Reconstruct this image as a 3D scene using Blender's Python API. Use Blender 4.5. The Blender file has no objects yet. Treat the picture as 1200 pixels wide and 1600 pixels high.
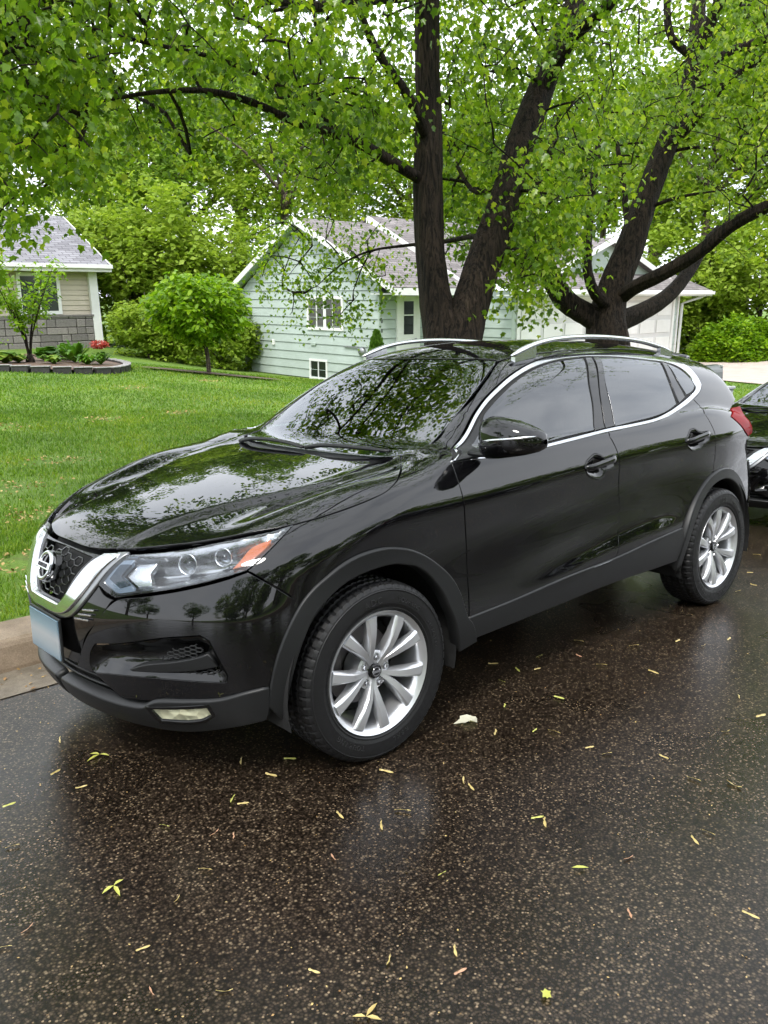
import bpy, bmesh, math, random
import numpy as np
from mathutils import Vector, Matrix
from mathutils.geometry import delaunay_2d_cdt
SC = bpy.context.scene
COL = SC.collection
RNG = np.random.default_rng(7)
random.seed(7)
# ---------------------------------------------------------------- camera, sky, sun, exposure
CP = np.array([-1.91827, -3.03244, 1.52527]); YAW, PIT, ROL, FPX = .832234, -.199025, -.018893, 1292.709
_d = np.array([math.cos(YAW)*math.cos(PIT), math.sin(YAW)*math.cos(PIT), math.sin(PIT)])
_r = np.cross(_d, [0, 0, 1]); _r /= np.linalg.norm(_r); _u = np.cross(_r, _d)
CR = math.cos(ROL)*_r+math.sin(ROL)*_u; CU = -math.sin(ROL)*_r+math.cos(ROL)*_u; CD = _d
cam = bpy.data.cameras.new('camera'); cam_o = bpy.data.objects.new('camera', cam); COL.objects.link(cam_o)
cam_o.matrix_world = Matrix(((CR[0], CU[0], -CD[0], CP[0]), (CR[1], CU[1], -CD[1], CP[1]), (CR[2], CU[2], -CD[2], CP[2]), (0, 0, 0, 1)))
cam.sensor_fit = 'HORIZONTAL'; cam.sensor_width = 36; cam.lens = 36*FPX/1200; cam.clip_start = .05; cam.clip_end = 600
SC.camera = cam_o
world = bpy.data.worlds.new('World'); SC.world = world; world.use_nodes = True
SUN_EL, SUN_AZ = math.radians(52), math.radians(215)      # azimuth of the sun measured from +x
def build_world():
    nt = world.node_tree; N = nt.nodes; L = nt.links; N.clear()
    out = N.new('ShaderNodeOutputWorld'); bg = N.new('ShaderNodeBackground'); bg.inputs['Strength'].default_value = .12
    sky = N.new('ShaderNodeTexSky'); sky.sky_type = 'NISHITA'; sky.sun_disc = False
    sky.sun_elevation = SUN_EL; sky.sun_rotation = math.pi/2-SUN_AZ
    sky.air_density = 1.0; sky.dust_density = 2.0
    # high thin overcast over the blue: white cloud sheet with a few openings, the same all round
    tc = N.new('ShaderNodeTexCoord'); no = N.new('ShaderNodeTexNoise'); no.inputs['Scale'].default_value = 3.2; no.inputs['Detail'].default_value = 6
    rp = N.new('ShaderNodeValToRGB'); rp.color_ramp.elements[0].position = .36; rp.color_ramp.elements[1].position = .54
    rp.color_ramp.elements[0].color = (.72, .72, .72, 1); rp.color_ramp.elements[1].color = (1, 1, 1, 1)
    mx = N.new('ShaderNodeMix'); mx.data_type = 'RGBA'; mx.inputs['B'].default_value = (9.6, 10.0, 10.6, 1)
    L.new(tc.outputs['Generated'], no.inputs['Vector']); L.new(no.outputs['Fac'], rp.inputs['Fac'])
    L.new(rp.outputs['Color'], mx.inputs['Factor']); L.new(sky.outputs['Color'], mx.inputs['A'])
    L.new(mx.outputs['Result'], bg.inputs['Color']); L.new(bg.outputs['Background'], out.inputs['Surface'])
build_world()
sun = bpy.data.lights.new('sun', 'SUN'); sun.energy = 1.4; sun.angle = math.radians(14); sun.color = (1, .96, .9)
sun_o = bpy.data.objects.new('sun', sun); COL.objects.link(sun_o)
sun_o.rotation_euler = Vector((math.cos(SUN_AZ)*math.cos(SUN_EL), math.sin(SUN_AZ)*math.cos(SUN_EL), math.sin(SUN_EL))).to_track_quat('Z', 'Y').to_euler()
SC.view_settings.view_transform = 'Standard'; SC.view_settings.look = 'None'; SC.view_settings.gamma = 1
SC.view_settings.use_curve_mapping = False; SC.view_settings.exposure = 1.1
SC.render.engine = 'CYCLES'; SC.cycles.max_bounces = 5; SC.cycles.diffuse_bounces = 2; SC.cycles.glossy_bounces = 3; SC.cycles.transmission_bounces = 2; SC.cycles.use_adaptive_sampling = True; SC.cycles.adaptive_threshold = .03
SC.cycles.transparent_max_bounces = 8; SC.cycles.caustics_reflective = False; SC.cycles.caustics_refractive = False
SC.cycles.use_denoising = True; SC.cycles.sample_clamp_indirect = 8
# ---------------------------------------------------------------- helpers
def at(u, v, D):
    """world point seen at photo position (u, v) at forward distance D"""
    return CP+D*(CD+CR*(u-600)/FPX+CU*(800-v)/FPX)
MATS = {}
def mat(name, col=(.5, .5, .5), rough=.5, metal=0., spec=.5, coat=0., ior=1.5, emit=None, es=0.):
    m = bpy.data.materials.new(name); m.use_nodes = True; b = m.node_tree.nodes['Principled BSDF']
    b.inputs['Base Color'].default_value = (*col, 1); b.inputs['Roughness'].default_value = rough; b.inputs['Metallic'].default_value = metal
    b.inputs['Specular IOR Level'].default_value = spec; b.inputs['Coat Weight'].default_value = coat; b.inputs['Coat Roughness'].default_value = .02
    b.inputs['IOR'].default_value = ior
    if emit: b.inputs['Emission Color'].default_value = (*emit, 1); b.inputs['Emission Strength'].default_value = es
    MATS[name] = m
    return m
def bsdf(m): return m.node_tree.nodes['Principled BSDF']
def nodes(m): return m.node_tree.nodes, m.node_tree.links
def noise_node(m, scale, detail=4, rough=.55, coord='Object', dist=0., mapscale=None):
    N, L = nodes(m); tc = N.new('ShaderNodeTexCoord'); no = N.new('ShaderNodeTexNoise')
    no.inputs['Scale'].default_value = scale; no.inputs['Detail'].default_value = detail; no.inputs['Roughness'].default_value = rough; no.inputs['Distortion'].default_value = dist
    src = tc.outputs[coord]
    if mapscale:
        mp = N.new('ShaderNodeMapping'); mp.inputs['Scale'].default_value = mapscale; L.new(src, mp.inputs['Vector']); src = mp.outputs['Vector']
    L.new(src, no.inputs['Vector']); return no
def ramp(m, src, stops):
    N, L = nodes(m); r = N.new('ShaderNodeValToRGB'); e = r.color_ramp.elements
    while len(e) < len(stops): e.new(.5)
    for k, (p, c) in enumerate(stops): e[k].position = p; e[k].color = (*c, 1) if len(c) == 3 else c
    L.new(src, r.inputs['Fac']); return r
def mixc(m, fac, a, b, blend='MIX'):
    N, L = nodes(m); x = N.new('ShaderNodeMix'); x.data_type = 'RGBA'; x.blend_type = blend
    for s, v in (('Factor', fac), ('A', a), ('B', b)):
        if isinstance(v, (int, float)): x.inputs[s].default_value = v
        elif isinstance(v, tuple): x.inputs[s].default_value = (*v, 1)
        else: L.new(v, x.inputs[s])
    return x.outputs['Result']
def bump(m, src, strength, dist=.01, prev=None):
    N, L = nodes(m); b = N.new('ShaderNodeBump'); b.inputs['Strength'].default_value = strength; b.inputs['Distance'].default_value = dist
    L.new(src, b.inputs['Height'])
    if prev: L.new(prev, b.inputs['Normal'])
    return b.outputs['Normal']
def tag(o, label=None, cat=None, group=None, kind=None):
    if label: o['label'] = label
    if cat: o['category'] = cat
    if group: o['group'] = group
    if kind: o['kind'] = kind
    return o
def empty(name, loc=(0, 0, 0), rot=None):
    o = bpy.data.objects.new(name, None); COL.objects.link(o); o.location = loc; o.empty_display_size = .2
    if rot is not None: o.rotation_euler = rot
    return o
def link(name, me, parent=None):
    o = bpy.data.objects.new(name, me); COL.objects.link(o)
    if parent: o.parent = parent
    return o
def mesh_np(name, V, Fc, mats, smooth=False, normals=None, midx=None, uv=None):
    """mesh from arrays; Fc is a list of tuples or an (n,k) array"""
    me = bpy.data.meshes.new(name)
    V = np.asarray(V, np.float32)
    if isinstance(Fc, np.ndarray):
        n, k = Fc.shape
        me.vertices.add(len(V)); me.vertices.foreach_set('co', V.ravel())
        me.loops.add(n*k); me.loops.foreach_set('vertex_index', Fc.astype(np.int32).ravel())
        me.polygons.add(n); me.polygons.foreach_set('loop_start', np.arange(0, n*k, k, dtype=np.int32))
        me.update(calc_edges=True); me.validate()
    else:
        me.from_pydata(V.tolist(), [], [tuple(int(i) for i in f) for f in Fc]); me.update()
    for m in (mats if isinstance(mats, (list, tuple)) else [mats]): me.materials.append(m)
    if smooth or normals is not None: me.polygons.foreach_set('use_smooth', np.ones(len(me.polygons), bool))
    if midx is not None: me.polygons.foreach_set('material_index', np.asarray(midx, np.int32))
    if normals is not None: me.normals_split_custom_set_from_vertices([tuple(float(c) for c in n) for n in normals])
    return me
class MB:
    """collects simple shapes; build() links them as one mesh object"""
    def __init__(s): s.v = []; s.f = []; s.m = []
    def add(s, V, Fc, mi=0):
        b = len(s.v); s.v += [tuple(map(float, p)) for p in V]; s.f += [tuple(b+i for i in f) for f in Fc]; s.m += [mi]*len(Fc); return s
    def box(s, c, d, R=None, mi=0):
        c = np.array(c, float); h = np.array(d, float)/2
        P = np.array([[x, y, z] for x in (-1, 1) for y in (-1, 1) for z in (-1, 1)])*h
        if R is not None: P = P@np.array(R).T
        return s.add(P+c, [(0, 1, 3, 2), (4, 6, 7, 5), (0, 4, 5, 1), (2, 3, 7, 6), (0, 2, 6, 4), (1, 5, 7, 3)], mi)
    def box2(s, a, b, mi=0):
        a = np.array(a, float); b = np.array(b, float); return s.box((a+b)/2, np.abs(b-a), mi=mi)
    def tube(s, P, r, n=8, cap=True, mi=0, flat=None):
        P = np.array(P, float); k = len(P); r = np.broadcast_to(np.array(r, float), (k,))
        T = np.gradient(P, axis=0); T /= np.maximum(np.linalg.norm(T, axis=1, keepdims=True), 1e-9)
        ref = np.array([0, 0, 1.]) if abs(T[0][2]) < .9 else np.array([1., 0, 0])
        V = []; A = ref-T[0]*(ref@T[0]); A /= np.linalg.norm(A)
        for i in range(k):
            A = A-T[i]*(A@T[i]); A /= max(np.linalg.norm(A), 1e-9); B = np.cross(T[i], A)
            for j in range(n):
                t = 2*math.pi*j/n; fx, fy = flat if flat else (1, 1)
                V.append(P[i]+r[i]*(math.cos(t)*A*fx+math.sin(t)*B*fy))
        Fc = [(i*n+j, i*n+(j+1) % n, (i+1)*n+(j+1) % n, (i+1)*n+j) for i in range(k-1) for j in range(n)]
        if cap: Fc += [tuple(range(n))[::-1], tuple((k-1)*n+j for j in range(n))]
        return s.add(V, Fc, mi)
    def lathe(s, prof, n=48, axis='y', c=(0, 0, 0), mi=0, close=False):
        """prof: (radius, along axis)"""
        V = []; k = len(prof); c = np.array(c, float)
        for j in range(n):
            t = 2*math.pi*j/n
            for r, h in prof:
                a, b = r*math.cos(t), r*math.sin(t)
                V.append(c+{'y': (a, h, b), 'z': (a, b, h), 'x': (h, a, b)}[axis])
        Fc = [(j*k+i, j*k+i+1, ((j+1) % n)*k+i+1, ((j+1) % n)*k+i) for j in range(n) for i in range(k-1)]
        return s.add(V, Fc, mi)
    def prism(s, poly, z0, z1, M=None, mi=0):
        """polygon (2-D) extruded z0..z1, M maps (x,y,z) to world"""
        n = len(poly); V = [(x, y, z0) for x, y in poly]+[(x, y, z1) for x, y in poly]
        if M is not None: V = [tuple(M@Vector(v)) for v in V]
        return s.add(V, [tuple(range(n))[::-1], tuple(range(n, 2*n))]+[(i, (i+1) % n, n+(i+1) % n, n+i) for i in range(n)], mi)
    def mesh(s, name, mats, smooth=False, bevel=0, seg=2, angle=None):
        me = bpy.data.meshes.new(name); me.from_pydata(s.v, [], s.f)
        for m in (mats if isinstance(mats, (list, tuple)) else [mats]): me.materials.append(m)
        me.polygons.foreach_set('material_index', np.array(s.m, np.int32)); me.update()
        bm = bmesh.new(); bm.from_mesh(me)
        bmesh.ops.recalc_face_normals(bm, faces=bm.faces)
        if bevel:
            E = [e for e in bm.edges if len(e.link_faces) == 2 and e.calc_face_angle(0) > .5]
            bmesh.ops.bevel(bm, geom=E, offset=bevel, segments=seg, profile=.6, affect='EDGES', clamp_overlap=True)
        bm.to_mesh(me); bm.free()
        if smooth: me.polygons.foreach_set('use_smooth', np.ones(len(me.polygons), bool))
        if smooth and angle: 
            try: me.set_sharp_from_angle(angle=math.radians(angle))
            except Exception: pass
        return me
    def build(s, name, mats, parent=None, **k): return link(name, s.mesh(name, mats, **k), parent)
def children(o): return [c for c in bpy.data.objects if c.parent == o]
def copy_tree(o, parent=None):
    c = o.copy(); COL.objects.link(c)
    if parent: c.parent = parent
    for ch in list(o.children): copy_tree(ch, c)
    return c
def unit(v): v = np.array(v, float); return v/np.linalg.norm(v)
def smooth_loop(P, step=.014, corner=32, closed=True):
    P = np.array(P, float); n = len(P); out = []
    def tan(i, j):                       # tangent at vertex i for the segment i-j
        a, b, c = P[(i-1) % n], P[i], P[(i+1) % n]
        d1, d2 = b-a, c-b; l1, l2 = np.linalg.norm(d1), np.linalg.norm(d2)
        if l1 < 1e-6 or l2 < 1e-6: return None
        if not closed and i in (0, n-1): return None
        if math.degrees(math.acos(np.clip(d1@d2/l1/l2, -1, 1))) > corner: return None
        return unit(d1/l1+d2/l2)
    for i in range(n if closed else n-1):
        j = (i+1) % n; L = np.linalg.norm(P[j]-P[i])
        if L < 1e-5: continue
        ch = (P[j]-P[i]); t0 = tan(i, j); t1 = tan(j, i)
        m0 = ch if t0 is None else t0*L; m1 = ch if t1 is None else t1*L
        k = max(1, int(round(L/step)))
        for q in range(k):
            t = q/k
            out.append((2*t**3-3*t*t+1)*P[i]+(t**3-2*t*t+t)*m0+(3*t*t-2*t**3)*P[j]+(t**3-t*t)*m1)
    if not closed: out.append(P[-1])
    return np.array(out)
def inside(q, poly):
    x, y = q[:, 0], q[:, 1]; c = np.zeros(len(q), bool); n = len(poly)
    for i in range(n):
        x0, y0 = poly[i]; x1, y1 = poly[(i+1) % n]
        if y0 == y1: continue
        c ^= ((y0 > y) != (y1 > y)) & (x < (x1-x0)*(y-y0)/(y1-y0)+x0)
    return c
def bdist(q, poly):
    d = np.full(len(q), 9.); n = len(poly)
    for i in range(n):
        a = poly[i]; b = poly[(i+1) % n]; e = b-a; l = max(e@e, 1e-12)
        t = np.clip(((q-a)@e)/l, 0, 1); d = np.minimum(d, np.linalg.norm(q-a-t[:, None]*e, axis=1))
    return d
def inset2(poly, g):
    a = np.roll(poly, 1, 0); b = np.roll(poly, -1, 0)
    t = b-a; t /= np.maximum(np.linalg.norm(t, axis=1, keepdims=True), 1e-9)
    return poly+g*np.stack([-t[:, 1], t[:, 0]], 1)      # ccw loop: left side is inside
def area2(p): return .5*np.sum(p[:, 0]*np.roll(p[:, 1], -1)-np.roll(p[:, 0], -1)*p[:, 1])
# ---------------------------------------------------------------- level frame: the street dips a little against true level
_th = math.atan((800-460)/FPX); UPG = math.cos(_th)*CU-math.sin(_th)*CD
_X = np.array([1., 0, 0]); _X = _X-UPG*(_X@UPG); _X /= np.linalg.norm(_X); G = np.stack([_X, np.cross(UPG, _X), UPG], 1)
G_ROT = Matrix(G.tolist()).to_euler()
def GW(X, Y, Z): return CP+G@np.array([X, Y, Z], float)
def lray(u, v): return G.T@(CD+CR*(u-600)/FPX+CU*(800-v)/FPX)
def lp(u, v, ax, val): d = lray(u, v); return d*(val/d[ax])
def gd(u, v, D): d = lray(u, v); return d*(D/math.hypot(d[0], d[1]))
# ---------------------------------------------------------------- terrain heights (world z over x, y)
_cp = [(GW(*q)) for q in [(14.3, 15.8, -2.25), (14.3, 21.9, -2.25), (20, 13.7, -2.2), (26, 13.0, -2.1), (27, 9, -2.05), (11.4, 25.6, -1.62), (6, 26, -1.55), (6.3, 15.8, -1.44), (2.5, 16, -1.38), (9.5, 18.8, -1.70), (35, 14, -2.0), (0, 35, -1.3), (15, 40, -1.9), (40, 35, -1.9), (60, 20, -2), (-20, 20, -1.2), (-20, 40, -1), (20, 70, -1.5), (70, 60, -1.5), (-50, 60, -1)]]
_cp += [np.array([x, 1.4, .14]) for x in (-30, -20, -12, -6, -2, 0, 2, 4, 6, 8, 11, 15, 20, 28, 40, 60)]+[np.array([x, 3.0, .20]) for x in (-6, -2, 2, 6, 10, 15, 22)]
_cp = np.array(_cp)
def _tp(r2): return .5*r2*np.log(r2+1e-9)
def _fit():
    n = len(_cp); d = ((_cp[:, None, :2]-_cp[None, :, :2])**2).sum(-1); A = np.zeros((n+3, n+3)); A[:n, :n] = _tp(d)+np.eye(n)*.8
    A[:n, n:] = np.c_[np.ones(n), _cp[:, :2]]; A[n:, :n] = A[:n, n:].T
    return np.linalg.solve(A, np.r_[_cp[:, 2], 0, 0, 0])
_w = _fit()
def T(x, y):
    x = np.asarray(x, float); y = np.asarray(y, float); q = np.stack([x.ravel(), y.ravel()], 1)
    d = ((q[:, None]-_cp[None, :, :2])**2).sum(-1)
    z = (_tp(d)@_w[:-3]+_w[-3]+q@_w[-2:]).reshape(x.shape)
    t = np.clip((y-1.37)/.6, 0, 1); return .142*(1-t)+z*t
# ---------------------------------------------------------------- ground materials
def make_asphalt():
    m = mat('wet_asphalt', (.03, .026, .022), .3); N, L = nodes(m); b = bsdf(m)
    n1 = noise_node(m, 1.6, 3, .6); tone = ramp(m, n1.outputs['Fac'], [(.3, (.72, .70, .68)), (.7, (1.25, 1.25, 1.25))]).outputs['Color']
    def stones(sc, stops, edge):
        tc = N.new('ShaderNodeTexCoord'); v = N.new('ShaderNodeTexVoronoi'); v.inputs['Scale'].default_value = sc; L.new(tc.outputs['Object'], v.inputs['Vector'])
        sp = N.new('ShaderNodeSeparateColor'); L.new(v.outputs['Color'], sp.inputs['Color']); c = ramp(m, sp.outputs['Red'], stops).outputs['Color']
        e = ramp(m, v.outputs['Distance'], edge).outputs['Color']; return mixc(m, 1., c, e, 'MULTIPLY'), sp, v
    col, _, v1 = stones(125, [(0, (.015, .0105, .0072)), (.60, (.038, .027, .0185)), (.84, (.060, .044, .030)), (.88, (.088, .064, .041)), (1, (.165, .126, .083))], [(.30, (1, 1, 1)), (.62, (.22, .21, .20))])
    c2, sp2, v2 = stones(84, [(0, (.11, .071, .037)), (1, (.265, .20, .13))], [(.20, (1, 1, 1)), (.34, (.35, .33, .31))])
    f1 = ramp(m, v2.outputs['Distance'], [(.24, (1, 1, 1)), (.30, (0, 0, 0))]).outputs['Color']; f2 = ramp(m, sp2.outputs['Green'], [(.17, (1, 1, 1)), (.19, (0, 0, 0))]).outputs['Color']
    col = mixc(m, mixc(m, 1., f1, f2, 'MULTIPLY'), col, c2); col = mixc(m, 1., col, tone, 'MULTIPLY')
    L.new(col, b.inputs['Base Color'])
    # water film: smooth in the wheel track, broken by the aggregate
    n3 = noise_node(m, .9, 3, .6); rg = ramp(m, n3.outputs['Fac'], [(.32, (.16, .16, .16)), (.62, (.42, .42, .42))]).outputs['Color']; L.new(rg, b.inputs['Roughness'])
    b.inputs['Specular IOR Level'].default_value = .12; b.inputs['Coat Weight'].default_value = .75; b.inputs['Coat Roughness'].default_value = .085; b.inputs['Coat IOR'].default_value = 1.33
    b1 = bump(m, v1.outputs['Distance'], -.45, .004); L.new(b1, b.inputs['Normal'])
    n5 = noise_node(m, 150, 2, .7); b3 = bump(m, n5.outputs['Fac'], .28, .003); L.new(b3, b.inputs['Coat Normal'])
    return m
def make_concrete(name, c0, c1, sc=6):
    m = mat(name, c0, .6); N, L = nodes(m); n1 = noise_node(m, sc, 6, .65); n2 = noise_node(m, 140, 3, .7)
    c = ramp(m, n1.outputs['Fac'], [(.3, c0), (.7, c1)]).outputs['Color']; c = mixc(m, .5, c, ramp(m, n2.outputs['Fac'], [(.3, (.45, .43, .40)), (.7, (1.35, 1.35, 1.35))]).outputs['Color'], 'MULTIPLY')
    L.new(c, bsdf(m).inputs['Base Color']); L.new(bump(m, n2.outputs['Fac'], .4, .004), bsdf(m).inputs['Normal']); return m
m_road = make_asphalt()
m_kerb = make_concrete('kerb_concrete', (.15, .108, .07), (.30, .23, .16))
m_gut = make_concrete('gutter_concrete', (.10, .082, .06), (.22, .185, .14), 9)
m_drive = make_concrete('driveway_concrete', (.42, .35, .31), (.58, .48, .43), 2)
m_mulch = make_concrete('bark_mulch', (.06, .035, .022), (.16, .09, .055), 25)
def make_lawn():
    m = mat('lawn_soil', (.06, .12, .02), .9); N, L = nodes(m); n1 = noise_node(m, .7, 5, .6); n2 = noise_node(m, 38, 4, .7); n3 = noise_node(m, 1.3, 5, .65, dist=.5)
    c = ramp(m, n1.outputs['Fac'], [(.3, (.07, .14, .012)), (.7, (.135, .225, .018))]).outputs['Color']
    c = mixc(m, .6, c, ramp(m, n2.outputs['Fac'], [(.3, (.45, .5, .4)), (.7, (1.4, 1.35, 1.3))]).outputs['Color'], 'MULTIPLY')
    # worn strip by the kerb
    tc = N.new('ShaderNodeTexCoord'); s = N.new('ShaderNodeSeparateXYZ'); L.new(tc.outputs['Object'], s.inputs['Vector'])
    near = ramp(m, N.new('ShaderNodeMapRange').outputs[0], [(0, (1, 1, 1)), (1, (0, 0, 0))]); mr = near.inputs['Fac'].links[0].from_node; mr.inputs['From Min'].default_value = 2.2; mr.inputs['From Max'].default_value = 3.6; L.new(s.outputs['Y'], mr.inputs['Value'])
    soil = ramp(m, n3.outputs['Fac'], [(.50, (0, 0, 0)), (.62, (1, 1, 1))]).outputs['Color']; f = mixc(m, 1., near.outputs['Color'], soil, 'MULTIPLY')
    c = mixc(m, f, c, (.10, .065, .035)); L.new(c, bsdf(m).inputs['Base Color']); L.new(bump(m, n2.outputs['Fac'], .6, .02), bsdf(m).inputs['Normal']); return m
m_lawn = make_lawn()
# ---------------------------------------------------------------- road, gutter, kerb, lawn
def sheet(name, xs, ys, zf, m):
    X, Y = np.meshgrid(xs, ys); Z = zf(X, Y) if callable(zf) else np.full(X.shape, zf); nx = len(xs); ny = len(ys)
    i, j = np.meshgrid(np.arange(nx-1), np.arange(ny-1)); a = (j*nx+i).ravel()
    o = link(name, mesh_np(name, np.stack([X.ravel(), Y.ravel(), Z.ravel()], 1), np.stack([a, a+1, a+nx+1, a+nx], 1), m, smooth=True)); o['kind'] = 'structure'; return o
sheet('road', np.linspace(-150, 150, 31), np.linspace(-8.0, .76, 8), 0., m_road)
sheet('gutter', np.linspace(-150, 150, 61), np.array([.70, .72, .86, 1.02]), lambda X, Y: .004+0*X, m_gut)
def kerb(y0, sgn):
    root = empty('kerb'); root['kind'] = 'structure'
    prof = [(y0, -.05), (y0+.012*sgn, .02), (y0+.05*sgn, .115), (y0+.065*sgn, .135), (y0+.09*sgn, .145), (y0+.37*sgn, .147), (y0+.37*sgn, -.05)]
    L0 = 3.05
    for i in range(-9, 14):
        b = MB(); x0, x1 = i*L0-1.9+.006, (i+1)*L0-1.9-.006; n = len(prof)
        b.add([(x, y, z) for x in (x0, x1) for y, z in prof], [(j, (j+1) % n, n+(j+1) % n, n+j) for j in range(n)]+[tuple(range(n))[::-1], tuple(range(n, 2*n))])
        b.build('kerb_stone', m_kerb, root)
kerb(1.0, 1)
xs = np.unique(np.concatenate([np.linspace(-150, -14, 18), np.linspace(-14, 34, 97), np.linspace(34, 150, 16)])); ys = np.unique(np.concatenate([np.linspace(1.37, 12, 44), np.linspace(12, 45, 34), np.linspace(45, 160, 12)]))
sheet('lawn', xs, ys, T, m_lawn)
sheet('lawn_across_street', np.linspace(-150, 150, 13), np.linspace(-90, -8.3, 6), lambda X, Y: .12+0*X, m_lawn)
b = MB(); b.box2((-150, -8.3, -.05), (150, -8.0, .13)); b.build('kerb_across_street', m_kerb)['kind'] = 'structure'
# driveway draped on the ground
def drape(name, poly, m, dz, res=.5):
    root = np.array(poly); lo = root.min(0); hi = root.max(0); gx = np.arange(lo[0], hi[0], res); gy = np.arange(lo[1], hi[1], res); A, B = np.meshgrid(gx, gy); q = np.stack([A.ravel(), B.ravel()], 1)
    q = q[inside(q, root)]; q = q[bdist(q, root) > res*.3]
    dn = smooth_loop(np.c_[root, 0*root[:, 0]], res*.7, 25)[:, :2]
    r = delaunay_2d_cdt([Vector(p) for p in np.concatenate([dn, q])], [(i, (i+1) % len(dn)) for i in range(len(dn))], [], 1, 1e-5)
    Q = np.array([tuple(v) for v in r[0]]); o = link(name, mesh_np(name, np.c_[Q, T(Q[:, 0], Q[:, 1])+dz], [tuple(f) for f in r[2]], m)); return o
gxy = lambda X, Y: tuple(GW(X, Y, -2.0)[:2])
o = drape('driveway', [gxy(18.9, 13.7), gxy(20.9, 10.4), gxy(20.7, 8.5), gxy(20.4, 4.4), gxy(27.5, 4.4), gxy(26.9, 11), gxy(26.7, 13.6)], m_drive, .03); o['kind'] = 'structure'
o = drape('mulch_bed', [gxy(27.0, 13.6), gxy(27.0, 9), gxy(29.5, 9), gxy(29.5, 14)], m_mulch, .025); o['kind'] = 'structure'
# ---------------------------------------------------------------- grass blades
def make_leafmat(name, stops, trans=.45, rough=.5, spec=.3, vary=None):
    m = bpy.data.materials.new(name); m.use_nodes = True; N, L = nodes(m); b = bsdf(m); b.inputs['Roughness'].default_value = rough; b.inputs['Specular IOR Level'].default_value = spec
    g = N.new('ShaderNodeNewGeometry'); r = ramp(m, g.outputs['Random Per Island'], stops); col = r.outputs['Color']
    if vary:      # patches differ in tone; maple crowns also get shaded clumps painted in
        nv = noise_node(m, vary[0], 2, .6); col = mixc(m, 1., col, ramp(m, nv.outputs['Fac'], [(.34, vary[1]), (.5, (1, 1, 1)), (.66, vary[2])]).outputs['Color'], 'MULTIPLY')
    L.new(col, b.inputs['Base Color'])
    tr = N.new('ShaderNodeBsdfTranslucent'); tc = mixc(m, 1., col, (1.35, 1.35, .8), 'MULTIPLY'); L.new(tc, tr.inputs['Color'])
    mx = N.new('ShaderNodeMixShader'); mx.inputs['Fac'].default_value = trans; o = [n for n in N if n.type == 'OUTPUT_MATERIAL'][0]
    L.new(b.outputs['BSDF'], mx.inputs[1]); L.new(tr.outputs['BSDF'], mx.inputs[2]); L.new(mx.outputs['Shader'], o.inputs['Surface']); MATS[name] = m; return m
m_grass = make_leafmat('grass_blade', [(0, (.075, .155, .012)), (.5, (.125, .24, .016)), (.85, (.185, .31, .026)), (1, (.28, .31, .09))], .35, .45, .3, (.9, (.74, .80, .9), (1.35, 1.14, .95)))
BARE = []
for u_, v_, r_ in ((15, 785, .42), (105, 748, .34), (60, 815, .30), (25, 880, .32), (165, 703, .30), (215, 668, .34), (330, 650, .30), (90, 900, .22), (0, 720, .4), (280, 690, .25)):
    d_ = CD+CR*(u_-600)/FPX+CU*(800-v_)/FPX; p_ = CP+d_*((.2-CP[2])/d_[2]); BARE.append((p_[0], p_[1], r_))
BARE = np.array(BARE)
def bare_at(x, y):
    q = np.stack([x, y], -1)[:, None]-BARE[None, :, :2]; r = np.linalg.norm(q*[.75, 1.25], axis=-1)/BARE[None, :, 2]; return np.clip(1.25-r.min(1)+.35*np.sin(x*9+y*4)*np.sin(y*11-x*3), 0, 1)
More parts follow.
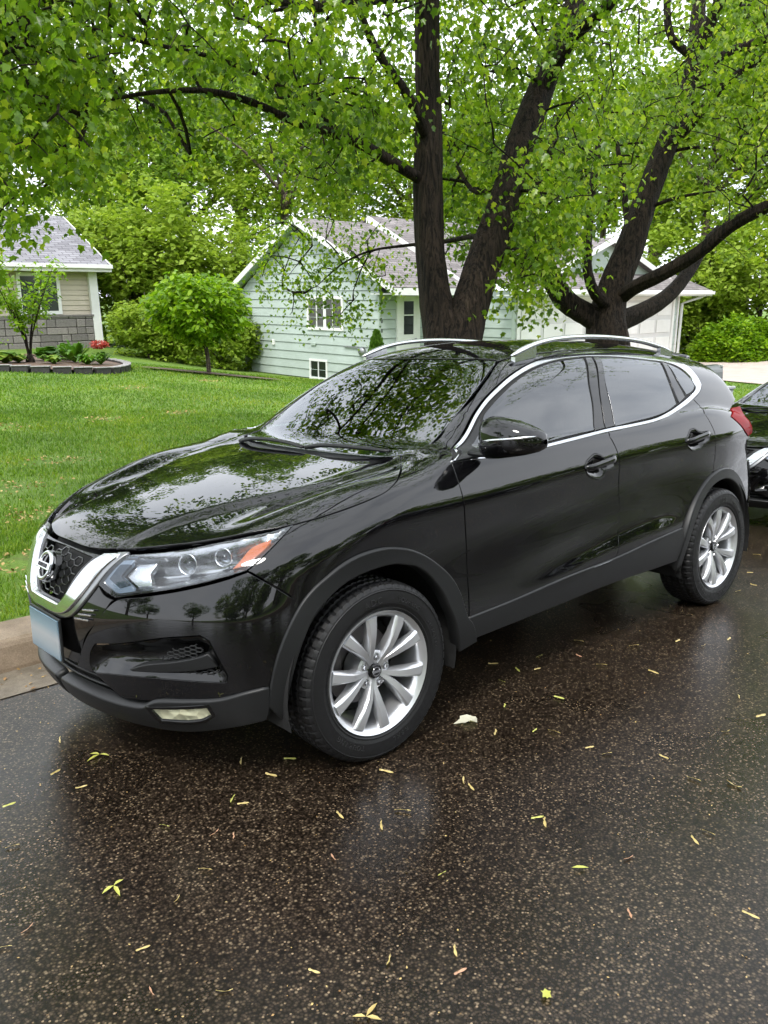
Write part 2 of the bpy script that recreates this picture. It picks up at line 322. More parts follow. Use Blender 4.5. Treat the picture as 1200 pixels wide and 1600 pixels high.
def grass():
    R_ = np.random.default_rng(3); P = []; H = []
    def wedge(D0, D1, n):
        D = np.sqrt(R_.uniform(D0**2, D1**2, n)); u = R_.uniform(-260, 1320, n)
        d = np.stack([lray(a, 520) for a in (-260, 1320)]); t = (u+260)/1580
        q = d[0][None, :2]*(1-t)[:, None]+d[1][None, :2]*t[:, None]; q /= np.linalg.norm(q, axis=1, keepdims=True); q *= D[:, None]
        W = CP+np.c_[q, 0*D-1.8]@G.T; return W[:, :2], D
    for D0, D1, n, h, w in ((3.2, 7.2, 90000, .036, .0030), (5.8, 12.5, 105000, .034, .0042), (8.5, 16, 50000, .034, .006), (11, 23, 85000, .034, .009)):
        W, D = wedge(D0, D1, n); k = W[:, 1] > 1.39
        e = np.clip((4.2-W[:, 1])/1.6, 0, 1)      # worn patches by the kerb
        pn = np.sin(W[:, 0]*2.1+1.3*np.sin(W[:, 1]*1.7))+np.sin(W[:, 1]*3.3+W[:, 0]*.8)+.7*np.sin(W[:, 0]*6.3-W[:, 1]*4.1)
        k &= ~((pn > .35) & (R_.random(n) < e*.93+.12)); k &= ~(R_.random(n) < bare_at(W[:, 0], W[:, 1])*.9); W = W[k]
        P.append(W); H.append(np.stack([np.full(len(W), h), np.full(len(W), w)], 1))
    P = np.concatenate(P); H = np.concatenate(H); n = len(P); z = T(P[:, 0], P[:, 1]); z = np.concatenate([T(P[i:i+20000, 0], P[i:i+20000, 1]) for i in range(0, n, 20000)])
    a = R_.uniform(0, 6.28, n); h = H[:, 0]*R_.uniform(.55, 1.5, n); w = H[:, 1]*R_.uniform(.7, 1.3, n); le = R_.uniform(.1, .9, n)*h
    dx, dy = np.cos(a), np.sin(a); la = R_.uniform(0, 6.28, n)
    base = np.c_[P, z-.004]
    v0 = base+np.c_[-dx*w, -dy*w, 0*a]; v1 = base+np.c_[dx*w, dy*w, 0*a]; tip = base+np.c_[np.cos(la)*le, np.sin(la)*le, h]
    mid = base+np.c_[np.cos(la)*le*.35, np.sin(la)*le*.35, h*.6]
    m0 = mid+np.c_[-dx*w, -dy*w, 0*a]*.75; m1 = mid+np.c_[dx*w, dy*w, 0*a]*.75
    V = np.stack([v0, v1, m1, m0, tip], 1).reshape(-1, 3); i = np.arange(n)*5
    F3 = np.concatenate([np.stack([i, i+1, i+2], 1), np.stack([i, i+2, i+3], 1), np.stack([i+3, i+2, i+4], 1)])
    o = link('lawn_grass', mesh_np('lawn_grass', V, F3, m_grass)); tag(o, 'short bright green lawn grass between kerb and houses', 'grass', kind='stuff')
grass()
# ---------------------------------------------------------------- leaves and trees
LEAF_MAPLE = (np.array([(0, 0, 0), (.12, .05, .03), (.36, .10, .06), (.30, .36, .08), (.44, .62, .05), (.21, .66, .05), (0, 1.0, -.16), (-.21, .66, .05), (-.44, .62, .05), (-.30, .36, .08), (-.36, .10, .06), (-.12, .05, .03), (0, .38, -.02)]),
              np.array([(12, i, (i+1) % 12) for i in range(12)]))
LEAF_OVAL = (np.array([(0, 0, 0), (.24, .35, .03), (.20, .68, .0), (0, 1, -.06), (-.20, .68, .0), (-.24, .35, .03), (0, .4, -.02)]), np.array([(6, i, (i+1) % 6) for i in range(6)]))
LEAF_DIA = (np.array([(0, 0, 0), (.34, .5, .05), (0, 1, -.05), (-.34, .5, .05)]), np.array([(0, 1, 2), (0, 2, 3)]))
def leaf_frames(n, R_, droop=.45, flat=.75):
    a = R_.uniform(0, 2*np.pi, n); t = np.c_[np.cos(a), np.sin(a), -droop+R_.normal(0, .35, n)]; t /= np.linalg.norm(t, axis=1, keepdims=True)
    nn = np.c_[R_.normal(0, 1-flat+.15, n), R_.normal(0, 1-flat+.15, n), np.ones(n)]; nn -= t*(nn*t).sum(1)[:, None]; nn /= np.linalg.norm(nn, axis=1, keepdims=True)
    return np.cross(t, nn), t, nn
def leaf_mesh(name, P, size, tmpl, m, R_, droop=.45, flat=.75, fr=None):
    n = len(P); x, t, nn = fr if fr is not None else leaf_frames(n, R_, droop, flat); lv, lf = tmpl
    V = P[:, None]+size[:, None, None]*(lv[None, :, :1]*x[:, None]+lv[None, :, 1:2]*t[:, None]+lv[None, :, 2:]*nn[:, None])
    Fc = (lf[None]+(np.arange(n)*len(lv))[:, None, None]).reshape(-1, 3)
    return mesh_np(name, V.reshape(-1, 3), Fc, m)
def make_bark(name, c0, c1, sc=14):
    m = mat(name, c0, .75, 0, .18); N, L = nodes(m); n1 = noise_node(m, sc, 4, .75, dist=.8, mapscale=(1, 1, .11)); n2 = noise_node(m, 3, 3)
    c = ramp(m, n1.outputs['Fac'], [(.40, c0), (.58, c1)]).outputs['Color']; c = mixc(m, .45, c, ramp(m, n2.outputs['Fac'], [(.35, (.5, .5, .5)), (.7, (1.3, 1.25, 1.2))]).outputs['Color'], 'MULTIPLY')
    L.new(c, bsdf(m).inputs['Base Color']); L.new(bump(m, n1.outputs['Fac'], 1.0, .06), bsdf(m).inputs['Normal']); return m
m_bark = make_bark('wet_maple_bark', (.005, .004, .003), (.044, .032, .023), 34)
m_bark2 = make_bark('pale_bark', (.05, .04, .03), (.16, .13, .10))
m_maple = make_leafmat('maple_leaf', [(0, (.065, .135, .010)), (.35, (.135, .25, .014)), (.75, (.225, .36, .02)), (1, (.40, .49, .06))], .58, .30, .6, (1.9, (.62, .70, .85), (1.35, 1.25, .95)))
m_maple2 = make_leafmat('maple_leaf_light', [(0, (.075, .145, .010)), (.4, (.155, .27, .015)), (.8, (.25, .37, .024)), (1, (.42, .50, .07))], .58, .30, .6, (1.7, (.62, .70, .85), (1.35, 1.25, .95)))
m_bgleaf = make_leafmat('woodland_leaf', [(0, (.09, .17, .02)), (.5, (.15, .255, .028)), (1, (.24, .35, .05))], .42, .55, .2)
m_bgleaf2 = make_leafmat('woodland_leaf_light', [(0, (.15, .235, .022)), (.5, (.23, .335, .034)), (1, (.32, .42, .06))], .45, .55, .2)
m_shrub = make_leafmat('shrub_leaf', [(0, (.06, .13, .012)), (.5, (.11, .22, .016)), (1, (.20, .33, .025))], .4, .45, .3)
m_lime = make_leafmat('lime_leaf', [(0, (.085, .18, .008)), (.5, (.16, .30, .012)), (1, (.27, .41, .02))], .45, .4, .3)
m_conif = make_leafmat('arborvitae_leaf', [(0, (.05, .13, .012)), (1, (.13, .24, .03))], .2, .6, .2)
def rough_tube(mb, P, r, n=14, amp=.10, seed=0, step=.12):
    """limb with an uneven, slightly fluted skin"""
    q = smooth_loop(P, step, 80, closed=False); L = np.r_[0, np.cumsum(np.linalg.norm(np.diff(np.array(P), axis=0), axis=1))]; Lq = np.r_[0, np.cumsum(np.linalg.norm(np.diff(q, axis=0), axis=1))]
    rq = np.interp(Lq/Lq[-1], L/L[-1], r); T_ = np.gradient(q, axis=0); T_ /= np.linalg.norm(T_, axis=1, keepdims=True)
    A = np.array([1., .3, 0]); V = []; R_ = np.random.default_rng(seed); ph = R_.uniform(0, 6.28, 6)
    for i in range(len(q)):
        A = A-T_[i]*(A@T_[i]); A /= np.linalg.norm(A); B = np.cross(T_[i], A)
        for j in range(n):
            t = 2*math.pi*j/n; w = 1+amp*(math.sin(3*t+ph[0]+Lq[i]*1.7)*.5+math.sin(5*t+ph[1]-Lq[i]*2.3)*.35+math.sin(2*t+ph[2]+Lq[i]*4.1)*.45)
            if n > 20: w += .022*math.sin(11*t+ph[3]+2.2*math.sin(Lq[i]*5+ph[4]))+.020*math.sin(8*t-ph[5]+2.6*math.sin(Lq[i]*3.4))+.012*math.sin(Lq[i]*31+3*math.sin(4*t))
            V.append(q[i]+rq[i]*w*(math.cos(t)*A+math.sin(t)*B))
    k = len(q); mb.add(V, [(i*n+j, i*n+(j+1) % n, (i+1)*n+(j+1) % n, (i+1)*n+j) for i in range(k-1) for j in range(n)]+[tuple(range(n))[::-1], tuple((k-1)*n+j for j in range(n))])
    return q, rq
def big_tree(name, label, base, limbs, clusters, m_leaf, seed, leaf_size, per, n_single, cscale=None):
    """traced limbs, then twigs that grow out to every leaf cluster"""
    R_ = np.random.default_rng(seed); root = empty(name, tuple(base)); B = np.array(base); nodes_ = []; rad = []; tr = None
    for i, (P, r) in enumerate(limbs):
        mb = MB(); P = np.array(P, float); q, rq = rough_tube(mb, P-B, r, 34 if max(r) > .08 else 9, .10 if max(r) > .08 else .05, seed+i, .05 if max(r) > .08 else .12)
        o = mb.build('trunk' if max(r) > .1 else 'limb', m_bark, root, smooth=True)
        nodes_.append(q+B); rad.append(rq)
    N_ = np.concatenate(nodes_); nr = np.concatenate(rad); C = np.array(clusters)
    d = np.array([np.min(((N_-c)**2).sum(1)) for c in C]); od_ = np.argsort(d); C = C[od_]; CS = np.ones(len(C)) if cscale is None else np.array(cscale)[od_]
    allp = np.concatenate([N_, C]); cnt = np.zeros(len(allp)); par = np.full(len(allp), -1); k0 = len(N_)
    depth = np.zeros(len(allp))
    for i in range(len(C)):
        dd = np.linalg.norm(allp[:k0+i]-C[i], axis=1); cost = dd+.05*depth[:k0+i]+np.where(allp[:k0+i, 2] > C[i, 2]+.3, .25, 0); j = int(np.argmin(cost)); par[k0+i] = j; depth[k0+i] = depth[j]+1
    for i in range(len(C)-1, -1, -1):
        cnt[k0+i] += 1; j = par[k0+i]
        if j >= k0: cnt[j] += cnt[k0+i]
    tw = MB()
    for i in range(len(C)):
        a = allp[par[k0+i]]; c = C[i]; L = np.linalg.norm(c-a); 
        if L > 2.6 or L < .02: continue
        mid = (a+c)/2+np.array([R_.normal(0, .06), R_.normal(0, .06), .08])*L
        r1 = min(.0024*math.sqrt(cnt[k0+i])+.0014, .014); r0 = min(r1*1.35, nr[par[k0+i]]*.8 if par[k0+i] < k0 else r1*1.35)
        t = np.linspace(0, 1, 4 if L > .3 else 3)[:, None]; q = (1-t)**2*a+2*t*(1-t)*mid+t*t*c
        tw.tube(q-B, np.linspace(r0, r1, len(q)), 4, cap=False)
    tw.build('branches', m_bark, root)['kind'] = 'stuff'
    # leaves in sprays round each cluster centre, hanging a little
    n = len(C)*per; src = np.repeat(C, per, 0); ns = 4; k4 = R_.integers(0, ns, n); ci = np.repeat(np.arange(len(C)), per)          # four drooping sprays to a cluster
    sc_ = R_.normal(0, 1, (len(C), ns, 3))*[.17, .17, .11]; sd_ = R_.normal(0, 1, (len(C), ns, 3))*[.6, .6, .25]-[0, 0, .8]; sd_ /= np.linalg.norm(sd_, axis=2, keepdims=True)
    P = src+sc_[ci, k4]+sd_[ci, k4]*R_.uniform(-.10, .16, n)[:, None]+R_.normal(0, .042, (n, 3))
    size = leaf_size*R_.uniform(.6, 1.25, n)*np.repeat(CS, per); fr = leaf_frames(n, R_, .95, .62)
    cd = (P-CP); dep = cd@CD; u = 600+FPX*(cd@CR)/dep; v = 800-FPX*(cd@CU)/dep
    vis = (dep > .5) & (u > 20) & (u < 1180) & (v > 10) & (v < 560)
    clear = np.linalg.norm(cd, axis=1) > 2.6
    big = np.argsort(np.where(vis & clear, -size/np.maximum(dep, .5), 9))[:n_single]; single = np.zeros(n, bool); single[big] = True
    k = clear & ~single
    o = link('crown', leaf_mesh('crown', P[k]-B, size[k], LEAF_MAPLE, m_leaf, R_, fr=tuple(f[k] for f in fr)), root); o['kind'] = 'stuff'
    lm = leaf_mesh('leaf', np.zeros((1, 3)), np.ones(1), LEAF_MAPLE, m_leaf, R_, fr=(np.array([[1., 0, 0]]), np.array([[0, 1., 0]]), np.array([[0, 0, 1.]])))
    for i in big:
        o = link('leaf', lm, root); M = np.stack([fr[0][i], fr[1][i], fr[2][i]], 1)*size[i]; o.matrix_local = Matrix([[*M[r], P[i][r]-B[r]] for r in range(3)]+[[0, 0, 0, 1]])
    tag(root, label, 'tree'); return root
def px(*L): return [at(u, v, D) for u, v, D in L]
CLEAR = []
def fill(n, R_, us, vs, Ds, edge=None, sparse=None):
    """cluster centres seen inside a band of the photo, spread in depth"""
    out = []
    while len(out) < n:
        u = R_.uniform(*us); v = R_.uniform(*vs); D = R_.uniform(*Ds)
        if edge is not None and v > np.interp(u, *edge)+R_.normal(0, 14): continue
        if sparse is not None and R_.random() > sparse(u, v): continue
        hit = False
        for L_, w_ in CLEAR:                # leave the boughs themselves in view
            q = L_[:, :2]; e = np.diff(q, axis=0); t = np.clip(((np.array([u, v])-q[:-1])*e).sum(1)/(e*e).sum(1), 0, 1); d_ = np.linalg.norm(q[:-1]+t[:, None]*e-[u, v], axis=1); k_ = int(np.argmin(d_))
            if d_[k_] < w_ and D < L_[k_, 2]+.2 and R_.random() < .96: hit = True; break
        if hit: continue
        out.append(at(u, v, D))
    return out
def overhead(n, R_, xr, yr, zr, ell=None):
    out = []
    while len(out) < n:
        p = np.array([R_.uniform(*xr), R_.uniform(*yr), R_.uniform(*zr)])
        c = p-CP; d = c@CD
        if d > .4 and abs(c@CR/d*FPX) < 640 and (800-FPX*(c@CU)/d) > -60: continue
        # clumped: keep where a soft 3-D pattern is high, so sky shows between the clumps
        s = math.sin(p[0]*2.1+1.1*math.sin(p[1]*1.3))+math.sin(p[1]*2.4+p[2]*1.7)+math.sin(p[2]*2.2+p[0]*.9)
        if s < -.3: continue
        out.append(p)
    return out
def build_maples():
    R_ = np.random.default_rng(11)
    b1 = GW(5.55, 5.15, 0); b1[2] = float(T(b1[0], b1[1]))-.05
    D0 = (b1-CP)@CD
    def tr1(L): return [at(u, v, D) for u, v, D in L]
    d = 7.35
    limbs = [([b1+[-.02, .02, 0], *tr1([(700, 545, d), (686, 490, d), (673, 400, d), (669, 300, d-.05), (669, 200, d-.1), (667, 100, d-.2), (667, 0, d-.3), (672, -120, d-.3), (690, -260, d-.2)])], [.27, .20, .152, .132, .125, .117, .107, .098, .08, .05]),
             ([b1+[.02, -.02, 0], *tr1([(716, 545, d), (735, 475, d), (756, 410, d+.05), (783, 330, d+.1), (812, 230, d+.2), (842, 150, d+.3), (880, 50, d+.4), (915, -40, d+.5), (950, -180, d+.5)])], [.27, .21, .165, .148, .138, .128, .118, .105, .09, .05]),
             (tr1([(668, 285, d-.03), (640, 270, d-.2), (600, 246, d-.4), (545, 216, d-.6), (460, 190, d-.9), (395, 160, d-1.1), (330, 143, d-1.3), (240, 144, d-1.6), (140, 162, d-1.8)]), [.055, .050, .046, .04, .034, .028, .023, .016, .008]),
             (tr1([(668, 225, d-.1), (655, 185, d-.3), (628, 135, d-.5), (598, 95, d-.7), (570, 40, d-.9), (545, -30, d-1.1), (500, -130, d-1.2)]), [.05, .045, .04, .036, .032, .028, .018]),
             (tr1([(765, 370, d+.1), (735, 370, d+.5), (690, 378, d+.9), (630, 384, d+1.2), (575, 393, d+1.4), (535, 412, d+1.5), (495, 447, d+1.6)]), [.030, .025, .021, .016, .012, .008, .004]),
             (tr1([(580, 392, d+1.4), (565, 420, d+1.5), (552, 455, d+1.5)]), [.010, .008, .005]),
             (tr1([(540, 214, d-.6), (480, 165, d-.9), (420, 125, d-1.2), (340, 92, d-1.5), (200, 60, d-2.0), (60, 20, d-2.4)]), [.026, .022, .019, .016, .012, .006]),
             (tr1([(840, 155, d+.3), (900, 55, d-.1), (950, 10, d-.4), (1000, -60, d-.7)]), [.06, .05, .045, .03]),
             (tr1([(800, 280, d+.2), (745, 300, d+.6), (715, 260, d+.9), (690, 200, d+1.2)]), [.03, .026, .02, .012]),
             (tr1([(668, -10, d-.3), (560, 2, d-.8), (470, 10, d-1.3), (360, -20, d-1.8)]), [.05, .042, .036, .02]),
             ([*tr1([(672, -120, d-.3)]), np.array([1.2, .6, 4.6]), np.array([-.4, -.2, 5.2]), np.array([-2, -.8, 5.6])], [.07, .05, .035, .015]),
             ([*tr1([(950, -180, d+.5)]), np.array([3.6, .6, 5.8]), np.array([3.2, -.6, 6.4])], [.05, .035, .015])]
    CLEAR.append((np.array([(668, 285, d-.03), (640, 270, d-.2), (600, 246, d-.4), (545, 216, d-.6), (460, 190, d-.9), (395, 160, d-1.1), (330, 143, d-1.3), (240, 144, d-1.6), (140, 162, d-1.8)]), 38)); CLEAR.append((np.array([(686, 545, d), (670, 300, d), (668, 0, d)]), 50)); CLEAR.append((np.array([(735, 475, d), (783, 330, d), (812, 230, d), (850, 130, d)]), 40)); CLEAR.append((np.array([(668, 225, d), (655, 185, d), (628, 135, d), (598, 95, d), (570, 40, d), (545, -30, d)]), 26))
    edge1 = ([-200, 0, 40, 70, 100, 135, 150, 200, 260, 330, 430, 520, 600, 700], [330, 355, 335, 305, 285, 260, 205, 215, 245, 215, 250, 300, 290, 230])
    C = []
    C += fill(270, R_, (-160, 150), (-120, 400), (4.4, 6.6), edge1)                              # hanging mass at the left
    C += fill(330, R_, (-100, 640), (-160, 170), (4.8, 7.2), edge1)
    C += fill(150, R_, (120, 640), (100, 340), (5.6, 8.4), edge1, lambda u, v: .35 if 150 < u < 420 else .85)
    i0 = len(C); C += fill(70, R_, (380, 620), (330, 520), (8.6, 9.4), ([360, 430, 470, 520, 560, 600, 640], [330, 430, 500, 515, 480, 440, 330]), lambda u, v: .8); i1 = len(C)
    C += fill(120, R_, (600, 760), (-160, 330), (7.9, 9.6), ([600, 700, 780], [300, 300, 330]))
    C += fill(200, R_, (700, 960), (-160, 330), (6.2, 8.8), ([600, 700, 740, 790, 830, 900, 980], [60, 120, 150, 300, 400, 380, 280]))
    C += fill(90, R_, (780, 900), (280, 480), (6.8, 8.2), ([770, 800, 830, 860, 900], [300, 420, 470, 420, 380]), lambda u, v: .8)
    C += fill(60, R_, (690, 790), (150, 400), (8.2, 9.4), None)
    C += overhead(420, R_, (-4.2, 6.5), (-1.0, 7.5), (3.6, 7.6)); C += overhead(330, R_, (-2.5, 4), (1, 7.5), (3.3, 6.8))
    big_tree('maple_tree', 'large maple with twin dark trunks standing right behind the black car', b1, limbs, C, m_maple, 21, .056, 33, 290, [.80 if i0 <= k < i1 else 1. for k in range(len(C))])
    # ---- second maple, further along
    b2 = GW(9.3, 6.1, 0); b2[2] = float(T(b2[0], b2[1]))-.05; e = (b2-CP)@CD-.45
    limbs = [([b2, *tr1([(948, 545, e), (947, 505, e), (958, 455, e), (985, 385, e), (1008, 315, e), (1038, 235, e+.1), (1068, 160, e+.2), (1085, 90, e+.3), (1092, 10, e+.4), (1100, -90, e+.4)])], [.36, .27, .24, .19, .165, .15, .13, .11, .10, .085, .05]),
             (tr1([(945, 505, e), (915, 490, e-.1), (885, 470, e-.25), (862, 435, e-.4), (848, 400, e-.5), (838, 340, e-.6), (850, 270, e-.7), (870, 180, e-.8)]), [.16, .135, .125, .115, .105, .09, .07, .04]),
             (tr1([(955, 478, e-.1), (932, 462, e-.35), (919, 428, e-.5), (918, 380, e-.6), (924, 310, e-.7), (935, 230, e-.7), (946, 160, e-.7)]), [.075, .07, .062, .055, .048, .04, .025]),
             (tr1([(962, 470, e), (990, 450, e-.3), (1040, 425, e-.7), (1095, 392, e-1.1), (1150, 348, e-1.5), (1210, 318, e-1.9), (1300, 280, e-2.3)]), [.095, .085, .078, .072, .068, .06, .04]),
             (tr1([(960, 505, e+.05), (1000, 488, e+.25), (1045, 460, e+.5), (1075, 425, e+.7), (1100, 385, e+.9), (1150, 330, e+1.2)]), [.13, .11, .098, .085, .07, .04]),
             (tr1([(1040, 232, e+.1), (1075, 200, e-.1), (1120, 145, e-.3), (1160, 110, e-.5), (1230, 70, e-.8)]), [.06, .055, .05, .045, .03]),
             (tr1([(1012, 325, e), (1060, 308, e-.3), (1130, 297, e-.6)]), [.026, .02, .008]),
             (tr1([(1052, 236, e+.1), (1090, 230, e-.1), (1130, 240, e-.3), (1165, 270, e-.5)]), [.022, .018, .014, .006]),
             (tr1([(1085, 90, e+.3), (1050, 60, e+.2), (1042, 0, e+.2), (1040, -70, e+.2)]), [.06, .05, .045, .03]),
             (tr1([(1078, 130, e+.2), (1130, 85, e+.1), (1200, 60, e), (1270, 30, e)]), [.06, .055, .05, .03]),
             (tr1([(965, 230, e+.3), (975, 300, e+.2), (985, 380, e)]), [.03, .04, .05])]
    CLEAR.clear(); CLEAR.append((np.array([(948, 545, e), (958, 455, e), (985, 385, e), (1008, 315, e), (1038, 235, e)]), 34)); CLEAR.append((np.array([(962, 470, e), (1040, 425, e), (1095, 392, e-.5), (1150, 348, e-1), (1210, 318, e-1.4)]), 34)); CLEAR.append((np.array([(955, 478, e), (919, 428, e), (918, 380, e), (924, 310, e), (935, 230, e)]), 26)); CLEAR.append((np.array([(915, 490, e), (885, 470, e), (862, 435, e)]), 30))
    C = []
    C += fill(430, R_, (840, 1320), (-150, 300), (8.2, 13), ([800, 900, 1000, 1100, 1330], [330, 250, 200, 190, 230]))
    C += fill(130, R_, (1060, 1330), (120, 440), (8.2, 11), ([1040, 1100, 1150, 1200, 1330], [200, 330, 410, 350, 330]), lambda u, v: .8)
    C += fill(130, R_, (860, 1060), (120, 460), (9.5, 12.5), ([850, 900, 960, 1010, 1070], [400, 330, 250, 340, 260]), lambda u, v: .7)
    C += fill(70, R_, (780, 960), (330, 470), (10, 11), ([770, 800, 850, 900, 960], [400, 440, 440, 380, 340]), lambda u, v: .5)
    limbs.append(([*tr1([(1085, 90, e+.3)]), np.array([8.6, 1.6, 6.6]), np.array([8.9, -.6, 7.6]), np.array([8.6, -2.4, 8.0])], [.08, .06, .035, .012]))
    C += overhead(200, R_, (4, 12), (0, 9), (4.2, 9.0)); C += overhead(80, R_, (5, 11.5), (-3.6, .5), (6.6, 9.0))
    big_tree('maple_tree', 'maple with spreading wet limbs standing before the white garage door', b2, limbs, C, m_maple2, 43, .062, 26, 160)
build_maples()
# ---------------------------------------------------------------- woodland trees and shrubs (meshes shared between copies)
def crown_points(n, R_, rx, rz, lobes=9, hollow=.55):
    c = R_.normal(0, 1, (lobes, 3)); c /= np.linalg.norm(c, axis=1, keepdims=True); c *= R_.uniform(.25, .68, (lobes, 1)); rr = R_.uniform(.32, .52, lobes)
    k = R_.integers(0, lobes, n); d = R_.normal(0, 1, (n, 3)); d /= np.linalg.norm(d, axis=1, keepdims=True); r = R_.uniform(hollow, 1.05, n)**.6
    p = c[k]+d*(rr[k]*r)[:, None]
    # break the lobes into clumps with gaps
    s = np.sin(p[:, 0]*13+2*np.sin(p[:, 1]*7))+np.sin(p[:, 1]*12+p[:, 2]*6)+np.sin(p[:, 2]*15+p[:, 0]*4)
    p = p[s > -.75]
    return p*[rx, rx, rz]
def soft_tree(name, seed, h, rx, m_leaf, n, ls, tmpl=LEAF_DIA, trunk_r=.2, fork=.35, bark=None):
    R_ = np.random.default_rng(seed); root = empty(name); rz = h*(1-fork*.75)/2/.9; cz = h-rz*.95
    tb = MB(); rough_tube(tb, [(0, 0, -.3), (.05, 0, h*.25), (0, .08, h*.5), (.1, 0, h*.85)], [trunk_r*1.2, trunk_r, trunk_r*.7, trunk_r*.15], 9, .08, seed, .5)
    for i in range(8):
        a = R_.uniform(0, 6.28); z0 = h*R_.uniform(fork*.7, .62); L = rx*R_.uniform(.5, .85); rough_tube(tb, [(0, 0, z0), (L*.45*math.cos(a), L*.45*math.sin(a), z0+L*.45), (L*math.cos(a), L*math.sin(a), z0+L*.8)], [trunk_r*.45, trunk_r*.3, trunk_r*.08], 6, .05, seed+i, .5)
    tb.build('trunk', bark or m_bark2, root, smooth=True)
    p = crown_points(n, R_, rx, rz)+[0, 0, cz]
    o = link('crown', leaf_mesh('crown', p, ls*R_.uniform(.6, 1.4, len(p)), tmpl, m_leaf, R_, .3, .55), root); o['kind'] = 'stuff'
    return root
def put(root, u, D, rot=0, sc=(1, 1, 1), v=540):
    q = gd(u, v, D); w = GW(q[0], q[1], -2); root.location = (w[0], w[1], float(T(w[0], w[1]))-.05); root.rotation_euler = (Matrix(G.tolist())@Matrix.Rotation(rot, 3, 'Z')).to_euler(); root.scale = sc; return root
def build_woods():
    R_ = np.random.default_rng(5)
    pa = soft_tree('woodland_tree', 101, 15, 5.2, m_bgleaf, 17000, .26, trunk_r=.28)
    pb = soft_tree('woodland_tree', 102, 13, 4.6, m_bgleaf2, 15000, .24, trunk_r=.22)
    pc = soft_tree('woodland_tree', 103, 17, 4.8, m_bgleaf, 17000, .26, trunk_r=.3)
    spots = [(20, 47, pa, 'tall tree rising behind the grey roof at the far left'), (190, 46, pb, 'light green tree just right of the grey roof'), (215, 50, pc, 'tall dark tree above the hedge, left of the round lawn tree'), (300, 44, pa, 'broad tree towering behind the round lawn tree'), (385, 50, pc, 'tall tree behind the left eave of the green house'), (450, 40, pb, 'light tree behind the gable peak of the green house'),
             (540, 50, pa, 'tall tree behind the ridge of the green house'), (640, 46, pb, 'light tree seen left of the twin trunks above the roof'), (740, 52, pc, 'tall tree seen between the twin trunks'), (830, 48, pa, 'tall tree above the garage, left of the second maple'), (930, 50, pb, 'light tree right behind the second maple'), (1010, 44, pa, 'broad tree above the right end of the garage'),
             (1085, 36, pb, 'light green tree beside the garage corner'), (1150, 43, pc, 'tall tree behind the clipped bush at the right'), (1215, 36, pa, 'broad tree at the right edge beyond the driveway'), (1290, 46, pb, 'light tree beyond the driveway, right of the broad one'), (-90, 46, pc, 'tall tree at the left edge behind the stone faced house')]
    for i, (u, D, pr, lab) in enumerate(spots):
        first = pr.get('label') is None
        o = pr if first else copy_tree(pr)
        put(o, u, D, R_.uniform(0, 6.28), (R_.uniform(.9, 1.1),)*2+(R_.uniform(.85, 1.1),)); tag(o, lab, 'tree', 'trees behind the houses')
    # across the street and down the road: seen in the paint and glass of the car
    acr = [(-14, -17, pa, 'opposite the front bumper'), (-5, -20, pc, 'opposite the bonnet'), (31, -19, pb, 'farthest right across the street'), (-25, -17, pb, 'farthest left across the street'), (-30, 8, pc, 'ahead of the car on its own side'), (-44, -12, pa, 'ahead of the car across the road'), (-52, 5, pa, 'farthest ahead down the street')]
    for i, (x, y, pr, where) in enumerate(acr):
        o = copy_tree(pr); o.location = (x, y, .1); o.rotation_euler = (0, 0, R_.uniform(0, 6.28)); s = R_.uniform(.95, 1.2); o.scale = (s*1.15, s*1.15, s*.8); o.location.z -= 1.6; tag(o, 'street tree '+where+', seen only mirrored in the paint', 'tree', 'trees mirrored in the car')
    # hedge-like shrubs between the houses
    ps = soft_tree('tall_shrub', 110, 4.2, 2.2, m_bgleaf2, 9000, .17, trunk_r=.08, fork=.05); pt = soft_tree('tall_shrub', 111, 3.2, 1.9, m_bgleaf2, 9000, .16, trunk_r=.07, fork=.03)
    sh = [(222, 30, ps, 1.05, 'tall shrub just right of the corner post of the stone faced house'), (245, 31, ps, 1.35, 'tall pale green shrub behind the left half of the round lawn tree'), (315, 32, pt, 1.6, 'tall dark shrub directly behind the round lawn tree'), (365, 30, ps, 1.1, 'tall shrub at the left corner of the green house'), (232, 26, pt, .72, 'low shrub at the lawn edge left of the round tree'), (275, 26, pt, .75, 'low shrub at the lawn edge under the round tree'), (345, 25.5, pt, .8, 'low shrub between round tree and green house'), (1075, 33, pt, 1.2, 'dark shrub in the gap right of the garage'), (1180, 32, ps, 1.0, 'tall shrub behind the clipped bush'), (1110, 34, ps, 1.3, 'tall light shrub behind the garage corner'), (120, 34, ps, 1.2, 'tall shrub hidden behind the stone faced house')]
    for u, D, pr, s, lab in sh:
        o = pr if pr.get('label') is None else copy_tree(pr); put(o, u, D, R_.uniform(0, 6.28), (s, s, s)); tag(o, lab, 'shrub', 'shrubs along the lawn edge')
    for i, x in enumerate(np.arange(-16, 45, 4.4)):     # added leafy row on the far verge, blocks sky from the door reflections
        o = copy_tree(ps if i % 2 else pt); o.location = (x, -12.6-(i % 3)*.7, .05); o.rotation_euler = (0, 0, i*1.7); k = (1.15, 1.5)[i % 2 == 0]; o.scale = (k*1.1, k*1.1, k); tag(o, 'leafy shrub added along the far verge, seen only mirrored in the car', 'shrub', 'shrubs across the street mirrored in the car')
    # round lawn tree with a short pale stem
    R2 = np.random.default_rng(9); q = gd(326, 577, 19.5); w = GW(*q); w[2] = float(T(w[0], w[1])); root = empty('round_lawn_tree', tuple(w), G_ROT)
    tb = MB(); rough_tube(tb, [(0, 0, -.1), (0, 0, .30), (-.06, 0, .75)], [.062, .052, .045], 9, .06, 3, .1)
    tb.build('trunk', m_bark2, root, smooth=True); tb = MB()
